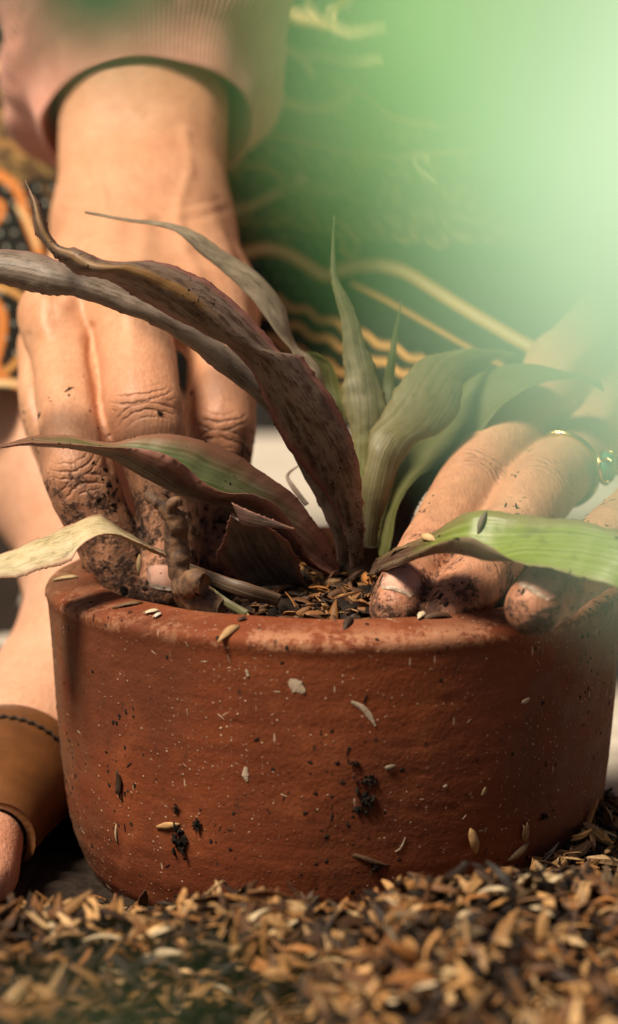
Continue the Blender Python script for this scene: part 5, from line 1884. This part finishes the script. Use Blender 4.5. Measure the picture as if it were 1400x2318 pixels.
# ------------------------------------------------------------------ loose husks on top of the heap, one by one
share = [mesh_data("rice_husk", sv, sf, None, True, None) for sv, sf in HUSKS]
mats = []
for k, c in enumerate([TAN, (0.60, 0.40, 0.19), (0.42, 0.22, 0.08), (0.68, 0.52, 0.31), (0.24, 0.12, 0.05)]):
    mats.append(mat_plain("loose_husk_%s" % ["tan", "straw", "brown", "pale", "dark"][k], tuple(q * .35 for q in c), c, 420, 0.6, 0.0002))
pool = {}
for i in range(len(HUSKS)):
    for k in range(len(mats)):
        me = share[i].copy()
        me.materials.append(mats[k])
        pool[i, k] = me
Pl = np.concatenate([heap_points(190, (-0.085, 0.082), (-0.195, -0.085), 0.0755), heap_points(80, (0.03, 0.095), (-0.075, 0.02), 0.0735)])
for k in range(len(Pl)):
    x, y, z_ = Pl[k]
    i = int(rng.choice(7, p=[.30, .17, .20, .08, .08, .12, .05]))
    c = int(rng.choice(5, p=[.24, .18, .24, .12, .22]))
    o = link("rice_husk", pool[i, c])
    o.location = (x, y, z_ + rng.uniform(.0006, .0022))
    o.rotation_euler = (rng.normal(0, .6), rng.normal(0, .4), rng.uniform(0, 6.28))
    s_k = rng.uniform(.65, 1.15)
    o.scale = (s_k,) * 3
    cw = ["tan", "straw-yellow", "brown", "pale", "dark"][c]
    sw = ["plump", "slender", "curved", "short broken", "needle-thin", "blunt", "tiny"][i]
    if k < 190:
        xw = ["left", "middle", "right"][0 if x < -0.03 else (1 if x < 0.025 else 2)]
        yw = "crest of the mulch nearest the pot" if y > -0.115 else ("slope of the front mulch" if y > -0.15 else "mulch nearest the viewer")
        tag(o, "%s %s rice husk on the %s, %s" % (sw, cw, yw, xw), "husk", "loose husks on the front heap")
    else:
        xw = "beside the pot's far right side" if x > 0.07 else "below the pot's right front"
        tag(o, "%s %s rice husk on the mulch piled %s" % (sw, cw, xw), "husk", "loose husks at the right of the pot")
lap('husks')

# ------------------------------------------------------------------ plant between the lens and the pot
fp = empty("foreground_plant", (0.055, -0.530, 0.0))
tag(fp, "blurred pale green leafy plant close to the camera at the upper right", "plant")


def mat_fg(name, c, sheen):
    t = NT(name)
    luv = t.attr("luv", "Vector")
    u, v, f = t.sep(luv)
    n = t.noise(t.comb(u, v, 0.0), 160, 3, 0.5)
    cc = t.mix(t.rng(n, 0.3, 0.7), tuple(q * .85 for q in c), c)
    t.done(Base_Color=cc, Roughness=sheen, Specular_IOR_Level=0.5)
    tr = t.n("BsdfTranslucent", {"Color": cc})
    mx = t.n("MixShader", {0: 0.30, 1: t.p.outputs[0], 2: tr.outputs[0]})
    t.t.links.new(mx.outputs[0], t.out.inputs[0])
    return t.mat


m_fg1 = mat_fg("pale_mint_leaf", (0.45, 0.71, 0.52), 0.5)
m_fg4 = mat_fg("soft_green_leaf", (0.22, 0.46, 0.22), 0.4)
m_fg2 = mat_fg("mid_green_leaf", (0.21, 0.50, 0.185), 0.5)
m_fg3 = mat_fg("deep_green_leaf", (0.028, 0.065, 0.014), 0.6)


def fg_leaf(rows, Ys, sag, mat, label, tilt=0.0):
    V, F, A = leaf_mesh(rows2(rows, Ys, sag, tilt), n=60, m=13, thick=.00035, wave=.0003, seed=int(rng.integers(50)))
    o = obj("leaf", V, F, mat, fp, attrs=A)
    o["label"] = label


fg_leaf([(2700, -100, 2650, 60), (2300, -800, 2250, 700), (1850, -1000, 1950, 1130), (1400, -900, 1620, 1290), (1050, -700, 1360, 1150), (840, -440, 1130, 880),
         (720, -190, 940, 600), (675, -20, 820, 390), (670, 150, 700, 195)], [-.548, -.545, -.543, -.541], -.001, m_fg2, "mid green leaf nearest the picture centre", .006)
fg_leaf([(2900, 300, 2900, 360), (2500, -100, 2500, 900), (2050, -360, 2100, 1300), (1600, -310, 1800, 1400), (1320, -80, 1500, 1250), (1160, 200, 1260, 1030), (1085, 480, 1130, 790), (1078, 630, 1083, 660)],
        [-.553, -.551, -.549], -.001, m_fg1, "pale mint leaf at the right edge", .006)
fg_leaf([(60, -1100, 120, -1100), (-120, -800, 300, -800), (-200, -450, 460, -450), (-180, -180, 520, -180), (-60, 0, 470, 0), (90, 120, 370, 120), (215, 190, 255, 190)], [-.505, -.500], -.001, m_fg4, "leaf tip at the upper left", .004)
fg_leaf([(-900, 3300, -800, 3400), (-500, 2840, -250, 3100), (-150, 2530, 150, 2850), (150, 2330, 480, 2640), (420, 2280, 640, 2430), (690, 2290, 695, 2310)], [-.540, -.538], -.001, m_fg3, "dark leaf tip at the lower left")
m_fgstem = mat_plain("green_stem", (0.08, 0.13, 0.04), (0.13, 0.19, 0.06), 200, 0.5)


def stem_path(p, r0, r1):
    q = catmull(np.array(p), 40)
    V, F = tube(q, np.linspace(r0, r1, 40), 10)
    return obj("stem", V, F, m_fgstem, fp)


s0 = np.array([0.055, -0.530, 0.0])
j1, j2 = at(2690, -20, -.548), at(2800, 230, -.553)
j3, j4 = at(90, -1100, -.505), at(-850, 3350, -.540)
top_ = np.array([j1[0] + .006, -.545, j1[2] + .02])
stem_path([s0, s0 + [0, -.005, .08], [j2[0] + .004, -.545, j2[2] - .02], [j1[0] + .004, -.543, j1[2]], top_], .0016, .0010)
stem_path([top_, (top_ + j3) / 2 + [0, 0, .012], j3], .0010, .0006)
stem_path([[j2[0] + .004, -.545, j2[2] - .02], j2], .0008, .0006)
stem_path([s0 + [0, -.005, .08], (s0 + j4) / 2 + [0, -.004, .06], j4], .0010, .0006)
lap('foreground')
